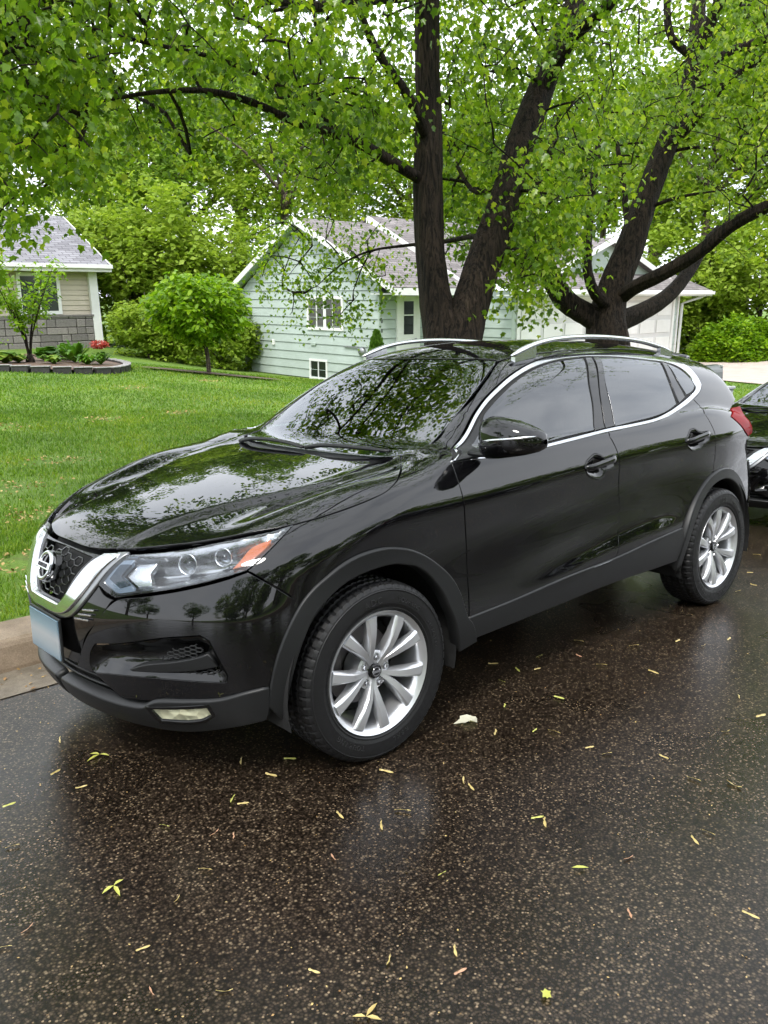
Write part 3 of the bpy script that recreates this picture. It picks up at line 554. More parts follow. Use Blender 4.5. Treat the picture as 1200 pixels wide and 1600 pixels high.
    for a in np.linspace(0, 6.28, 8)[:-1]: rough_tube(tb, [(-.05, 0, .62), (-.06+.4*math.cos(a), .4*math.sin(a), 1.0), (-.06+.8*math.cos(a), .8*math.sin(a), 1.45)], [.035, .024, .008], 6, .05, int(a*9), .2)
    tb.build('limbs', m_bark, root, smooth=True)
    n = 6500; d = R2.normal(0, 1, (n, 3)); d /= np.linalg.norm(d, axis=1, keepdims=True); r = R2.uniform(.45, 1.0, n)**.5; lump = 1+.10*np.sin(d[:, 0]*7+d[:, 2]*5)+.07*np.sin(d[:, 1]*9-d[:, 2]*6)
    p = d*(r*lump)[:, None]*[1.10, 1.10, .82]; p[:, 2] = np.where(p[:, 2] < 0, p[:, 2]*.85, p[:, 2]); p = p[(np.sin(p[:, 0]*9)+np.sin(p[:, 1]*8+p[:, 2]*9)) > -1.3]+[-.22, 0, 1.42]
    o = link('crown', leaf_mesh('crown', p, .16*R2.uniform(.6, 1.3, len(p)), LEAF_OVAL, m_lime, R2, .5, .6), root); o['kind'] = 'stuff'; tag(root, 'small round lime green tree on a short stem on the lawn', 'tree')
    # clipped bush by the driveway
    for u, D, sx, sz, lab in ((1150, 29.5, 1.35, .80, 'rounded bright green bush beyond the driveway'), (1108, 29, .7, .65, 'smaller bush at the left end of the bright green bush'), (1205, 30, .9, .7, 'bush at the right edge beyond the driveway')):
        q = gd(u, 557, D); w = GW(*q); w[2] = float(T(w[0], w[1])); root = empty('rounded_bush', tuple(w), G_ROT)
        n = int(6000*sx); d = R2.normal(0, 1, (n, 3)); d /= np.linalg.norm(d, axis=1, keepdims=True); d[:, 2] = np.abs(d[:, 2]); lump = 1+.09*np.sin(d[:, 0]*9+d[:, 2]*7)+.07*np.sin(d[:, 1]*11)
        p = d*(R2.uniform(.5, 1, n)**.4*lump)[:, None]*[sx, sx*.8, sz*1.7]
        o = link('crown', leaf_mesh('crown', p, .13*R2.uniform(.6, 1.3, n), LEAF_OVAL, m_lime, R2, -.2, .3), root); o['kind'] = 'stuff'
        tb = MB(); [tb.tube([(0, 0, -.1), (.3*sx*math.cos(a), .3*sx*math.sin(a), sz*.9)], [.03, .01], 5) for a in (0, 2, 4)]; tb.build('stems', m_bark, root); tag(root, lab, 'bush')
build_woods()
# ---------------------------------------------------------------- houses
def wood_mat(name, c, var=.12, rough=.55):
    m = mat(name, c, rough); N, L = nodes(m); n1 = noise_node(m, 5, 5, .6, mapscale=(1, 1, 4)); n2 = noise_node(m, 1.1, 3)
    k = lambda f: tuple(x*f for x in c); r = ramp(m, n1.outputs['Fac'], [(.3, k(1-var)), (.7, k(1+var))]).outputs['Color']
    r = mixc(m, .5, r, ramp(m, n2.outputs['Fac'], [(.3, (.82, .82, .80)), (.7, (1.1, 1.1, 1.1))]).outputs['Color'], 'MULTIPLY'); L.new(r, bsdf(m).inputs['Base Color']); return m
m_green = wood_mat('sage_siding', (.40, .465, .43), .05); m_green2 = wood_mat('sage_trim', (.38, .45, .40), .05); m_lap = mat('siding_shadow_gap', (.10, .12, .105), .9)  # m_lap: wall behind the boards darkened to paint the lap shadow lines
m_beige = wood_mat('beige_siding', (.52, .46, .36), .06); m_white = wood_mat('white_paint', (.78, .78, .76), .03, .45)
m_groove = wood_mat('door_groove', (.64, .64, .63), .03); m_pane = mat('window_pane', (.05, .055, .06), .06); m_curt = mat('grey_blind', (.085, .083, .08), .35); m_dkpane = mat('dark_pane', (.012, .014, .016), .05)
def shingle(name, c0, c1):
    m = mat(name, c0, .85); N, L = nodes(m); tc = N.new('ShaderNodeTexCoord'); br = N.new('ShaderNodeTexBrick'); br.inputs['Scale'].default_value = 1; br.inputs['Brick Width'].default_value = .32; br.inputs['Row Height'].default_value = .14; br.inputs['Mortar Size'].default_value = .010; br.inputs['Bias'].default_value = -.1
    br.inputs['Color1'].default_value = (*c0, 1); br.inputs['Color2'].default_value = (*c1, 1); br.inputs['Mortar'].default_value = tuple(x*.35 for x in c0)+(1,); L.new(tc.outputs['UV'], br.inputs['Vector'])
    n2 = noise_node(m, 1.5, 5); c = mixc(m, .5, br.outputs['Color'], ramp(m, n2.outputs['Fac'], [(.3, (.75, .75, .75)), (.7, (1.15, 1.15, 1.15))]).outputs['Color'], 'MULTIPLY'); L.new(c, bsdf(m).inputs['Base Color'])
    L.new(bump(m, br.outputs['Fac'], .5, .01), bsdf(m).inputs['Normal']); return m
m_shg = shingle('grey_shingles', (.16, .155, .17), (.27, .265, .285)); m_shb = shingle('brown_grey_shingles', (.15, .133, .13), (.245, .22, .215))
m_stone = mat('stone_block', (.2, .18, .17), .8)
def _st():
    N, L = nodes(m_stone); g = N.new('ShaderNodeObjectInfo'); r = ramp(m_stone, g.outputs['Random'], [(0, (.15, .137, .13)), (.5, (.20, .183, .172)), (1, (.25, .225, .21))]); n = noise_node(m_stone, 18, 5, .7)
    L.new(mixc(m_stone, .7, r.outputs['Color'], ramp(m_stone, n.outputs['Fac'], [(.3, (.6, .6, .6)), (.7, (1.25, 1.25, 1.25))]).outputs['Color'], 'MULTIPLY'), bsdf(m_stone).inputs['Base Color']); L.new(bump(m_stone, n.outputs['Fac'], .7, .02), bsdf(m_stone).inputs['Normal'])
_st()
m_grout = mat('mortar', (.10, .095, .09), .9); m_metal = mat('painted_metal', (.62, .64, .62), .4, .2); m_gutterm = mat('galvanised', (.32, .33, .34), .4, .8)
class Frame:
    """pieces given in level-frame coordinates, built as children of a root at the thing's base"""
    def __init__(s, name, base): s.b = np.array(base, float); s.root = empty(name, tuple(GW(*base)), G_ROT)
    def box(s, name, a, b, m, parent=None, bevel=0): q = MB(); q.box2(np.array(a)-s.b, np.array(b)-s.b); return q.build(name, m, parent or s.root, bevel=bevel)
    def poly(s, name, pts, th, m, parent=None, uvax=None):
        """planar polygon thickened by th along its normal; uv in metres for shingles"""
        P = np.array(pts, float)-s.b; n = unit(np.cross(P[1]-P[0], P[2]-P[0])); k = len(P); V = np.concatenate([P, P+n*th])
        Fc = [tuple(range(k))[::-1], tuple(range(k, 2*k))]+[(i, (i+1) % k, k+(i+1) % k, k+i) for i in range(k)]
        me = bpy.data.meshes.new(name); me.from_pydata(V.tolist(), [], Fc); me.materials.append(m)
        if uvax is not None:
            a = unit(np.array(uvax, float)); c = np.cross(n, a); uv = me.uv_layers.new(name='uv')
            for l in me.loops: v = V[l.vertex_index]; uv.data[l.index].uv = (float(v@a), float(v@c))
        bm = bmesh.new(); bm.from_mesh(me); bmesh.ops.recalc_face_normals(bm, faces=bm.faces); bm.to_mesh(me); bm.free()
        return link(name, me, parent or s.root)
def siding(fr, axis, c, r0, r1, z0, z1, m, h=.235, top=None, sgn=-1, parent=None):
    """lapped boards on the plane axis=c, each a part; top(z) gives the run limits under a gable"""
    z = z0
    while z < z1-.02:
        ze = min(z+h, z1); lim = (lambda zz: (r0, r1)) if top is None else top
        a0, a1 = lim(z); b0, b1 = lim(ze)
        if a1-a0 > .15:
            if b1-b0 < .05: b0 = b1 = (b0+b1)/2
            o0, o1 = .034*sgn, .010*sgn; g = .011 if h > .2 else .007
            def P(r, zz, o): return (c+o, r, zz) if axis == 0 else (r, c+o, zz)
            V = np.array([P(a0, z, 0), P(a1, z, 0), P(b1, ze-g, 0), P(b0, ze-g, 0), P(a0, z, o0), P(a1, z, o0), P(b1, ze-g, o1), P(b0, ze-g, o1)])-fr.b
            q = MB(); q.add(V, [(0, 1, 2, 3), (4, 7, 6, 5), (0, 4, 5, 1), (1, 5, 6, 2), (2, 6, 7, 3), (3, 7, 4, 0)]); q.build('siding_board', m, parent or fr.root)
        z += h
def window(fr, axis, c, r0, r1, z0, z1, cols, m_p, sgn=-1, fw=.07, split=False):
    def bx(name, ra, rb, za, zb, o0, o1, m, par=None):
        a = (c+o0*sgn, ra, za) if axis == 0 else (ra, c+o0*sgn, za); b = (c+o1*sgn, rb, zb) if axis == 0 else (rb, c+o1*sgn, zb); return fr.box(name, a, b, m, par)
    w = bx('window', r0, r1, z0, z1, .0, .030, m_p)
    bx('window_frame', r0-fw, r1+fw, z1, z1+fw, 0, .055, m_white, w); bx('window_frame', r0-fw, r1+fw, z0-fw, z0, 0, .060, m_white, w)
    bx('window_frame', r0-fw, r0, z0, z1, 0, .052, m_white, w); bx('window_frame', r1, r1+fw, z0, z1, 0, .052, m_white, w)
    for i in range(1, cols):
        r = r0+(r1-r0)*i/cols; q = .055 if (split and i == cols//2) else .018; bx('mullion', r-q, r+q, z0, z1, 0, .046, m_white, w)
    wd = (r1-r0)/cols
    for i in range(cols): bx('pane', r0+wd*i+.02, r0+wd*(i+1)-.02, z0+.02, z1-.02, .030, .034, m_p, w)
    return w
def green_house():
    S = 1.15; X0, Y0, B = 14.29, 15.76, -2.27; YE = 21.86; ev = .07; yr = 18.85; zr = 1.92; ye0, ye1 = 14.95, 22.21
    f = Frame('green_house', (X0, Y0, B)); sl = lambda y: zr-(zr-.10)*abs(y-yr)/((ye1-yr) if y > yr else (yr-ye0))
    # walls behind the boards
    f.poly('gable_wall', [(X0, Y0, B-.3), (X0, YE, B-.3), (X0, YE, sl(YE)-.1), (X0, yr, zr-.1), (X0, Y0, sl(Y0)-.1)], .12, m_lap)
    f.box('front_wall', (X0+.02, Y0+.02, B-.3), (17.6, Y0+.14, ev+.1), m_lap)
    def lim(z):
        if z < sl(Y0)-.12 and z < sl(YE)-.12: return (Y0, YE)
        k0 = (yr-ye0)/(zr-.10); k1 = (ye1-yr)/(zr-.10); return (max(Y0, yr-(zr-.10-z)*k0), min(YE, yr+(zr-.10-z)*k1))
    siding(f, 0, X0-.001, Y0, YE, B+.02, zr-.15, m_green, top=lim)
    siding(f, 1, Y0+.019, X0+.03, 16.95, B+.02, ev, m_green)
    # roof slopes with white rakes
    XA = 16.9
    f.poly('roof', [(X0-.28, ye0, .10), (XA, ye0, .10), (XA, yr, zr), (X0-.28, yr, zr)], .07, m_shb, uvax=(1, 0, 0)); f.poly('roof', [(X0-.28, yr, zr), (XA, yr, zr), (XA, ye1, .10), (X0-.28, ye1, .10)], .07, m_shb, uvax=(1, 0, 0))
    for ya, za, yb, zb in ((ye0, .10, yr, zr), (yr, zr, ye1, .10)):
        f.poly('rake_board', [(X0-.30, ya, za-.075), (X0-.30, yb, zb-.075), (X0-.30, yb, zb+.09), (X0-.30, ya, za+.09)], -.03 if ya < yr else -.03, m_white)
        f.poly('soffit', [(X0-.28, ya, za-.03), (X0-.28, yb, zb-.03), (X0, yb, zb-.03), (X0, ya, za-.03)], .015, m_green2)
    f.box('fascia', (X0-.28, ye0-.03, -.02), (XA, ye0, .15), m_white); f.box('soffit', (X0-.25, ye0, .0), (XA, Y0+.05, .02), m_white)
    window(f, 0, X0, 17.20, 18.60, -.86, -.12, 4, m_curt, split=True, fw=.075); window(f, 0, X0, 17.88, 18.55, -2.22, -1.78, 2, m_dkpane, fw=.06)
    # front door
    d = f.box('front_door', (14.98, Y0-.05, B), (15.56, Y0+.0, -.04), m_white); f.box('door_glass', (15.10, Y0-.058, -1.0), (15.44, Y0-.05, -.17), m_dkpane, d); f.box('door_rail', (15.09, Y0-.064, -.53), (15.45, Y0-.058, -.50), m_white, d)
    f.box('door_frame', (14.86, Y0-.06, B), (14.98, Y0, .05), m_white); f.box('door_frame', (15.56, Y0-.06, B), (15.68, Y0, .05), m_white); q = MB(); q.lathe([(.001, -.07), (.02, -.065), (.024, -.045), (.012, -.03), (.012, 0)], 12, 'y', np.array((15.50, Y0-.05, -1.12))-f.b); q.build('door_knob', m_gutterm, d, smooth=True)
    # small fittings on the gable wall
    f.box('wall_vent', (X0-.07, 20.25, -1.42), (X0, 20.36, -1.27), m_white, bevel=.01); f.box('wall_vent', (X0-.06, 18.32, -1.36), (X0, 18.52, -1.28), m_green2, bevel=.01)
    q = MB(); q.lathe([(.001, 0), (.10, 0), (.11, .03), (.11, .09), (.001, .10)], 16, 'x', np.array((X0-.11, 16.35, -1.43))-f.b); q.build('meter', m_gutterm, smooth=True, parent=f.root)
    q = MB(); q.tube(np.array([(X0-.05, 17.1, -1.33), (X0-.05, 16.6, -1.34), (X0-.05, 16.45, -1.38)])-f.b, .018, 6); q.build('pipe', m_gutterm, f.root)
    f.box('corner_board', (X0-.030, Y0-.03, B), (X0+.03, Y0+.03, ev), m_green2); f.box('corner_board', (X0-.028, YE-.05, B), (X0+.02, YE+.02, sl(YE)-.12), m_green2)
    # upper roof stepping up towards the garage
    XB0, XB1 = 16.75, 27.0; yb0, yb1, yrb, zrb = 15.2, 23.0, 18.97, 2.13; zb = .28
    f.poly('roof', [(XB0, yb0, zb), (XB1, yb0, zb), (XB1, yrb, zrb), (XB0, yrb, zrb)], .07, m_shb, uvax=(1, 0, 0)); f.poly('roof', [(XB0, yrb, zrb), (XB1, yrb, zrb), (XB1, yb1, zb), (XB0, yb1, zb)], .07, m_shb, uvax=(1, 0, 0))
    f.poly('rake_board', [(XB0-.03, yb0, zb-.15), (XB0-.03, yrb, zrb-.15), (XB0-.03, yrb, zrb+.09), (XB0-.03, yb0, zb+.09)], -.03, m_white); f.poly('gable_wall', [(XB0+.05, yb0+.3, B), (XB0+.05, yb1-.3, B), (XB0+.05, yb1-.3, zb), (XB0+.05, yrb, zrb-.1), (XB0+.05, yb0+.3, zb)], .1, m_green)
    f.box('fascia', (XB0, yb0-.03, zb-.12), (17.2, yb0, zb+.05), m_white); f.box('gutter', (XB0, yb0-.13, zb-.06), (17.1, yb0-.03, zb+.04), m_white)
    # garage wing with its own side wall, pent roof and gable
    XG, XH, YG = 16.95, 25.25, 13.68; ez = .10
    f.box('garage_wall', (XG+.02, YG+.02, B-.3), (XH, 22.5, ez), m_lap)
    siding(f, 0, XG+.019, YG, 15.76, B+.02, ez, m_green); siding(f, 1, YG+.019, XG, 17.22, B+.02, ez, m_green); siding(f, 1, YG+.019, 24.9, XH, B+.02, ez, m_green); siding(f, 1, YG+.018, 17.22, 24.9, -.14, ez, m_green)
    gd_ = f.box('garage_door', (17.24, YG-.005, B), (24.88, YG+.02, -.17), m_groove); pw = (24.88-17.24)/8; ph = (-.17-B)/4  # greyer door base paints faint shade into the grooves between white panels
    for r in range(4):
        for c in range(8):
            x0 = 17.24+pw*c+.07; z0 = B+ph*r+.07; f.box('door_panel', (x0, YG-.025, z0), (x0+pw-.14, YG-.006, z0+ph-.14), m_white, gd_, bevel=.012)
    for a, b in (((17.12, YG-.04, B), (17.24, YG+.02, -.10)), ((24.88, YG-.04, B), (25.0, YG+.02, -.10)), ((17.24, YG-.04, -.17), (24.88, YG+.02, -.06))): f.box('door_trim', a, b, m_white, gd_)
    f.box('corner_board', (XG-.02, YG-.03, B), (XG+.10, YG+.0, ez), m_green2); f.box('corner_board', (XH-.06, YG-.03, B), (XH+.03, YG+.06, ez), m_white)
    f.poly('pent_roof', [(16.3, YG-.45, .06), (26.5, YG-.45, .06), (26.1, YG+.75, .60), (16.7, YG+.75, .60)], .06, m_shb, uvax=(1, 0, 0)); f.box('fascia', (16.3, YG-.48, -.05), (26.5, YG-.45, .12), m_white); f.box('soffit', (16.3, YG-.45, -.03), (26.5, YG, -.01), m_white)
    f.box('gutter', (16.3, YG-.57, .0), (26.5, YG-.48, .10), m_white); q = MB(); q.tube(np.array([(26.2, YG-.5, .02), (25.9, YG-.3, -.12), (25.35, YG-.08, -.28), (25.33, YG-.08, B)])-f.b, .045, 8); q.build('downpipe', m_metal, f.root)
    gx0, gx1, gxm, gz0, gz1 = 18.9, 25.2, 21.95, .45, 1.52; yg = YG+.72
    f.poly('garage_gable', [(gx0, yg, gz0), (gx1, yg, gz0), (gxm, yg, gz1)], .1, m_green2)
    siding(f, 1, yg-.001, gx0, gx1, gz0, gz1-.05, m_green, top=lambda z: (gx0+(z-gz0)*(gxm-gx0)/(gz1-gz0), gx1-(z-gz0)*(gx1-gxm)/(gz1-gz0)))
    for xa, xb in ((gx0-.5, gxm), (gx1+.5, gxm)):
        za = gz0-.5*(gz1-gz0)/((gxm-gx0) if xa < gxm else (gx1-gxm)); y1 = 20.5
        f.poly('garage_roof', [(xa, yg-.35, za), (xb, yg-.35, gz1+.02), (xb, y1, gz1+.02), (xa, y1, za)], .06, m_shb, uvax=(0, 1, 0)); f.poly('rake_board', [(xa, yg-.37, za-.08), (xb, yg-.37, gz1-.06), (xb, yg-.37, gz1+.10), (xa, yg-.37, za+.08)], .03, m_white)
    tag(f.root, 'single storey sage green house with gable end, white trim and wide garage', 'house')
def stone_house():
    c = gd(158, 540, 28); X1, Y0, B = 11.41, c[1], -1.62; f = Frame('stone_faced_house', (X1, Y0, B)); XL = 4.0; zt = .70
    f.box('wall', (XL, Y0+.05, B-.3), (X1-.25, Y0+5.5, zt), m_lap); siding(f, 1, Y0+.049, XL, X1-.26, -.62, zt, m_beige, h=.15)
    f.box('mortar_bed', (XL, Y0-.03, B-.2), (X1-.25, Y0+.05, -.64), m_grout)
    R_ = np.random.default_rng(4); z = B-.02; protos = {}
    while z < -.70:
        h = R_.choice([.17, .21, .25]); h = min(h, -.645-z); x = 6.6-R_.uniform(0, .3)
        while x < X1-.27:
            w = R_.choice([.28, .4, .52, .64]); w = min(w, X1-.262-x)
            if w > .06:
                key = (round(float(w), 3), round(float(h), 3))
                if key not in protos: q = MB(); q.box((w/2, -.03, h/2), (w-.018, .085, h-.016)); protos[key] = q.mesh('stone', m_stone, bevel=.012, seg=1)
                o = link('stone', protos[key], f.root); o.location = tuple(np.array((x, Y0-.03-R_.uniform(0, .03), z))-f.b)
            x += w
        z += h
    f.box('stone_sill', (XL, Y0-.13, -.655), (X1-.24, Y0+.05, -.60), m_stone)
    window(f, 1, Y0+.03, 9.08, 10.14, -.48, .52, 2, m_pane, fw=.10); window(f, 1, Y0+.03, 6.3, 7.9, -.48, .52, 2, m_pane, fw=.10)
    f.poly('corner_post', [(X1-.24, Y0-.10, B-.1), (X1+.02, Y0-.10, B-.1), (X1-.04, Y0-.10, zt), (X1-.30, Y0-.10, zt)], -.16, m_white)
    ey = Y0-.55; f.poly('roof', [(XL, ey, .80), (11.62, ey, .80), (11.62, Y0+2.75, 2.42), (XL, Y0+2.75, 2.42)], .07, m_shg, uvax=(1, 0, 0)); f.poly('roof', [(XL, Y0+2.75, 2.42), (11.62, Y0+2.75, 2.42), (11.62, Y0+6, .8), (XL, Y0+6, .8)], .07, m_shg, uvax=(1, 0, 0))
    f.box('fascia', (XL, ey-.03, .66), (11.65, ey, .86), m_white); f.box('soffit', (XL, ey, .66), (11.62, Y0+.06, .69), m_white); f.box('gutter', (XL, ey-.13, .76), (11.65, ey-.03, .87), m_white)
    f.poly('rake_board', [(11.63, ey, .70), (11.63, Y0+2.75, 2.32), (11.63, Y0+2.75, 2.50), (11.63, ey, .88)], .03, m_white); f.poly('gable_wall', [(X1-.3, Y0+.05, zt), (X1-.3, Y0+5.5, zt), (X1-.3, Y0+2.75, 2.3)], .1, m_beige)
    tag(f.root, 'beige house with grey shingle roof and stone faced lower wall at the left', 'house')
green_house(); stone_house()
# ---------------------------------------------------------------- flower bed and its plants
def garden():
    R_ = np.random.default_rng(12); m_blk = make_concrete('edging_block', (.012, .0115, .011), (.04, .038, .036), 12); m_cap = make_concrete('edging_cap', (.22, .215, .215), (.38, .37, .36), 12)
    pts = [lp(u, v, 2, z) for u, v, z in ((-120, 588, -1.43), (0, 585, -1.45), (60, 586, -1.46), (120, 585, -1.47), (165, 583, -1.48), (192, 578, -1.50), (199, 572, -1.51), (192, 567, -1.53), (172, 563, -1.55), (140, 561, -1.56))]
    W = np.array([GW(*p) for p in pts]); q = smooth_loop(W, .1, 90, closed=False); L = np.r_[0, np.cumsum(np.linalg.norm(np.diff(q, axis=0), axis=1))]
    base = empty('flower_bed_edging', tuple(q[len(q)//2])); b0 = q[len(q)//2]
    n = int(L[-1]/.36); bm_ = MB(); bm_.box((0, 0, .035), (.33, .14, .15)); me1 = bm_.mesh('edging_block', m_blk, bevel=.012, seg=1); bm_ = MB(); bm_.box((0, 0, .121), (.345, .17, .024)); me2 = bm_.mesh('edging_cap', m_cap, bevel=.008, seg=1)
    for i in range(n):
        s = (i+.5)*L[-1]/n; p = np.array([np.interp(s, L, q[:, k]) for k in range(3)]); p2 = np.array([np.interp(s+.05, L, q[:, k]) for k in range(3)]); a = math.atan2(p2[1]-p[1], p2[0]-p[0]); z = float(T(p[0], p[1]))
        o = link('edging_block', me1, base); o.location = tuple(np.array((p[0], p[1], z))-b0); o.rotation_euler = (0, 0, a+R_.normal(0, .03)); c = link('edging_cap', me2, o)
    tag(base, 'curved low edging of dark blocks with pale caps round the flower bed', 'edging')
    far = [GW(*gd(u, 548, 24)) for u in (150, -150)]
    drape_poly = [tuple(p[:2]) for p in q[::4]]+[tuple(p[:2]) for p in far]
    o = drape('flower_bed_soil', drape_poly, m_mulch, .07, .3); o['kind'] = 'structure'
    m_hosta = make_leafmat('hosta_leaf', [(0, (.08, .17, .02)), (.6, (.15, .27, .03)), (1, (.28, .36, .06))], .35, .4); m_fern = make_leafmat('fern_leaf', [(0, (.06, .16, .015)), (1, (.13, .28, .02))], .35, .5); m_flow = make_leafmat('red_petal', [(0, (.38, .05, .045)), (1, (.55, .11, .08))], .3, .5)
    def clump(name, u, v, D, n, L0, w, m, lab, cat, up=.9):
        p = GW(*gd(u, v, D)); p[2] = float(T(p[0], p[1]))+.06; root = empty(name, tuple(p)); a = R_.uniform(0, 6.28, n); V = []; Fc = []
        for i in range(n):
            L_ = L0*R_.uniform(.6, 1.2); e = R_.uniform(.35, 1.1)*up; d = np.array([math.cos(a[i])*math.cos(e), math.sin(a[i])*math.cos(e), math.sin(e)]); sd = np.array([-math.sin(a[i]), math.cos(a[i]), 0])*w*L_; b = len(V)
            m1 = d*L_*.5+[0, 0, .03]; t = d*L_+[0, 0, -.18*L_]
            V += [np.zeros(3), m1+sd, m1*1.45+sd*.8+[0, 0, -.02*L_], t, m1*1.45-sd*.8+[0, 0, -.02*L_], m1-sd]; Fc += [(b, b+1, b+5), (b+1, b+2, b+4, b+5), (b+2, b+3, b+4)]
        o = link('leaves', mesh_np('leaves', V, Fc, m), root); o['kind'] = 'stuff'; tag(root, lab, cat); return root
    clump('hosta', 10, 575, 18.6, 60, .34, .34, m_hosta, 'yellow green hosta at the left end of the flower bed', 'plant'); clump('hosta', 72, 566, 20, 46, .42, .28, m_fern, 'dark leafy plant behind the young tree in the bed', 'plant')
    clump('hosta', 30, 574, 18.9, 40, .28, .30, m_hosta, 'low yellow green hosta just left of the young tree', 'plant')
    clump('fern', 118, 568, 19.6, 70, .55, .10, m_fern, 'tall arching fern in the middle of the flower bed', 'plant', 1.2); clump('fern', 137, 574, 18.8, 44, .36, .12, m_fern, 'low fern in front of the tall one', 'plant'); clump('hosta', 85, 576, 18.6, 40, .30, .26, m_hosta, 'pale striped plant right of the young tree', 'plant'); clump('fern', 100, 560, 21.5, 50, .5, .12, m_fern, 'leafy plant against the stone wall', 'plant', 1.1)
    r = clump('red_flower_plant', 158, 572, 19.2, 40, .34, .12, m_fern, 'plant with coral red flowers at the right end of the bed', 'plant', 1.25)
    n = 420; d = R_.normal(0, 1, (n, 3)); d /= np.linalg.norm(d, axis=1, keepdims=True); P = d*[.20, .20, .10]*R_.uniform(.5, 1, (n, 1))+[0, 0, .42]
    o = link('flowers', leaf_mesh('flowers', P, np.full(n, .055), LEAF_DIA, m_flow, R_, -.3, .3), r); o['kind'] = 'stuff'
    # dark planter tub among the plants
    p = GW(*gd(110, 565, 20.6)); p[2] = float(T(p[0], p[1]))+.06; q_ = MB(); q_.lathe([(.001, 0), (.17, 0), (.24, .20), (.26, .22), (.23, .22), (.21, .16), (.001, .16)], 20, 'z'); o = q_.build('planter_tub', m_plastic0, None, smooth=True, angle=30); o.location = tuple(p); tag(o, 'small dark planter tub among the ferns', 'planter')
    # young tree with many thin stems
    p = GW(*gd(48, 570, 19.0)); p[2] = float(T(p[0], p[1])); root = empty('young_tree', tuple(p), G_ROT); tips = []
    for i in range(11):
        a = R_.uniform(0, 6.28); s = R_.uniform(.25, 1.0); h = R_.uniform(1.3, 2.2); P = [(0, 0, 0), (.12*s*math.cos(a), .12*s*math.sin(a), h*.3), (.45*s*math.cos(a), .45*s*math.sin(a), h*.65), (.85*s*math.cos(a), .85*s*math.sin(a), h)]
        mb = MB(); qq, _ = rough_tube(mb, P, [.035 if i < 2 else .018, .022 if i < 2 else .013, .010, .004], 6, .04, i, .15); mb.build('stem', m_bark, root, smooth=True)
        for k in range(26): t = qq[R_.integers(len(qq)//2, len(qq))]; tips.append(t+R_.normal(0, .13, 3))
    mb = MB(); rough_tube(mb, [(0, 0, -.1), (0, 0, .12), (0, 0, .25)], [.11, .09, .04], 9, .1, 5, .08); mb.build('trunk', m_bark, root, smooth=True)
    P = np.repeat(np.array(tips), 6, 0); P = P+R_.normal(0, .05, P.shape); o = link('crown', leaf_mesh('crown', P, .11*R_.uniform(.5, 1.2, len(P)), LEAF_OVAL, m_lime, R_, .4, .5), root); o['kind'] = 'stuff'; tag(root, 'sparse young tree with thin dark stems in the flower bed', 'tree')
    # narrow evergreen by the front door
    p = GW(*gd(588, 580, 19.4)); p[2] = float(T(p[0], p[1])); root = empty('arborvitae', tuple(p), G_ROT); n = 5200; z = R_.uniform(0, 1, n)**.8; rr = .34*(1-z)**.7*(1+.15*np.sin(z*25))*R_.uniform(.55, 1, n)**.5; a = R_.uniform(0, 6.28, n)
    P = np.c_[rr*np.cos(a), rr*np.sin(a), .05+z*1.22]; o = link('crown', leaf_mesh('crown', P, .085*R_.uniform(.6, 1.3, n), LEAF_DIA, m_conif, R_, -1.6, .2), root); o['kind'] = 'stuff'; mb = MB(); mb.tube([(0, 0, -.1), (0, 0, .6)], [.03, .02], 6); mb.build('trunk', m_bark, root); tag(root, 'small pointed evergreen at the corner of the green house', 'shrub')
    # low mulch strip under the round tree
    c = GW(*gd(330, 580, 19.4)); e = [tuple(c[:2]+np.array([1.6*math.cos(t)*.74+.5*math.sin(t)*.67, -1.6*math.cos(t)*.67+.5*math.sin(t)*.74])) for t in np.linspace(0, 6.28, 17)[:-1]]; o = drape('tree_ring_soil', e, m_mulch, .05, .3); o['kind'] = 'structure'
m_plastic0 = mat('tub_plastic', (.015, .015, .016), .4)
garden()
# ---------------------------------------------------------------- kerbside mailbox and utility box behind the car
def kerbside():
    m_mb = mat('mailbox_green', (.06, .075, .065), .35); m_lt = mat('pale_grey_metal', (.5, .52, .52), .45)
    p = GW(*gd(1106, 600, 10.2)); z0 = float(T(p[0], p[1])); top = at(1106, 567, 9.97)[2]; h = top-z0-.2; root = empty('mailbox', (p[0], p[1], z0), (0, 0, math.radians(8)))
    q = MB(); n = 10; sec = [(-.085, 0), (-.085, .11)]+[(-.085*math.cos(t), .11+.085*math.sin(t)) for t in np.linspace(0, math.pi, n)][1:-1]+[(.085, .11), (.085, 0)]
    k = len(sec); V = [(y_, x_, z_+h) for y_ in (-.24, .24) for x_, z_ in sec]; V = [(v[0], v[1], v[2]) for v in V]
    q.add(V, [tuple(range(k))[::-1], tuple(range(k, 2*k))]+[(i, (i+1) % k, k+(i+1) % k, k+i) for i in range(k)]); q.build('mailbox_body', m_mb, root)
    q = MB(); q.box((.248, 0, h+.10), (.012, .16, .17)); q.build('mailbox_door', m_lt, root, bevel=.004); q = MB(); q.box((0, 0, h/2), (.09, .09, h)); q.build('post', m_lt, root, bevel=.006); tag(root, 'dark arched mailbox showing above the rear slope of the car', 'mailbox')
    p = at(1131, 616, 8.9); z0 = float(T(p[0], p[1])); h = p[2]+.06-z0; q = MB(); q.box((0, 0, h/2), (.14, .14, h)); q.box((0, 0, h+.012), (.17, .17, .03)); o = q.build('utility_post', m_lt, None, bevel=.006); o.location = (p[0], p[1], z0); tag(o, 'short pale grey utility post just behind the rear of the car', 'post')
kerbside()
import numpy as np
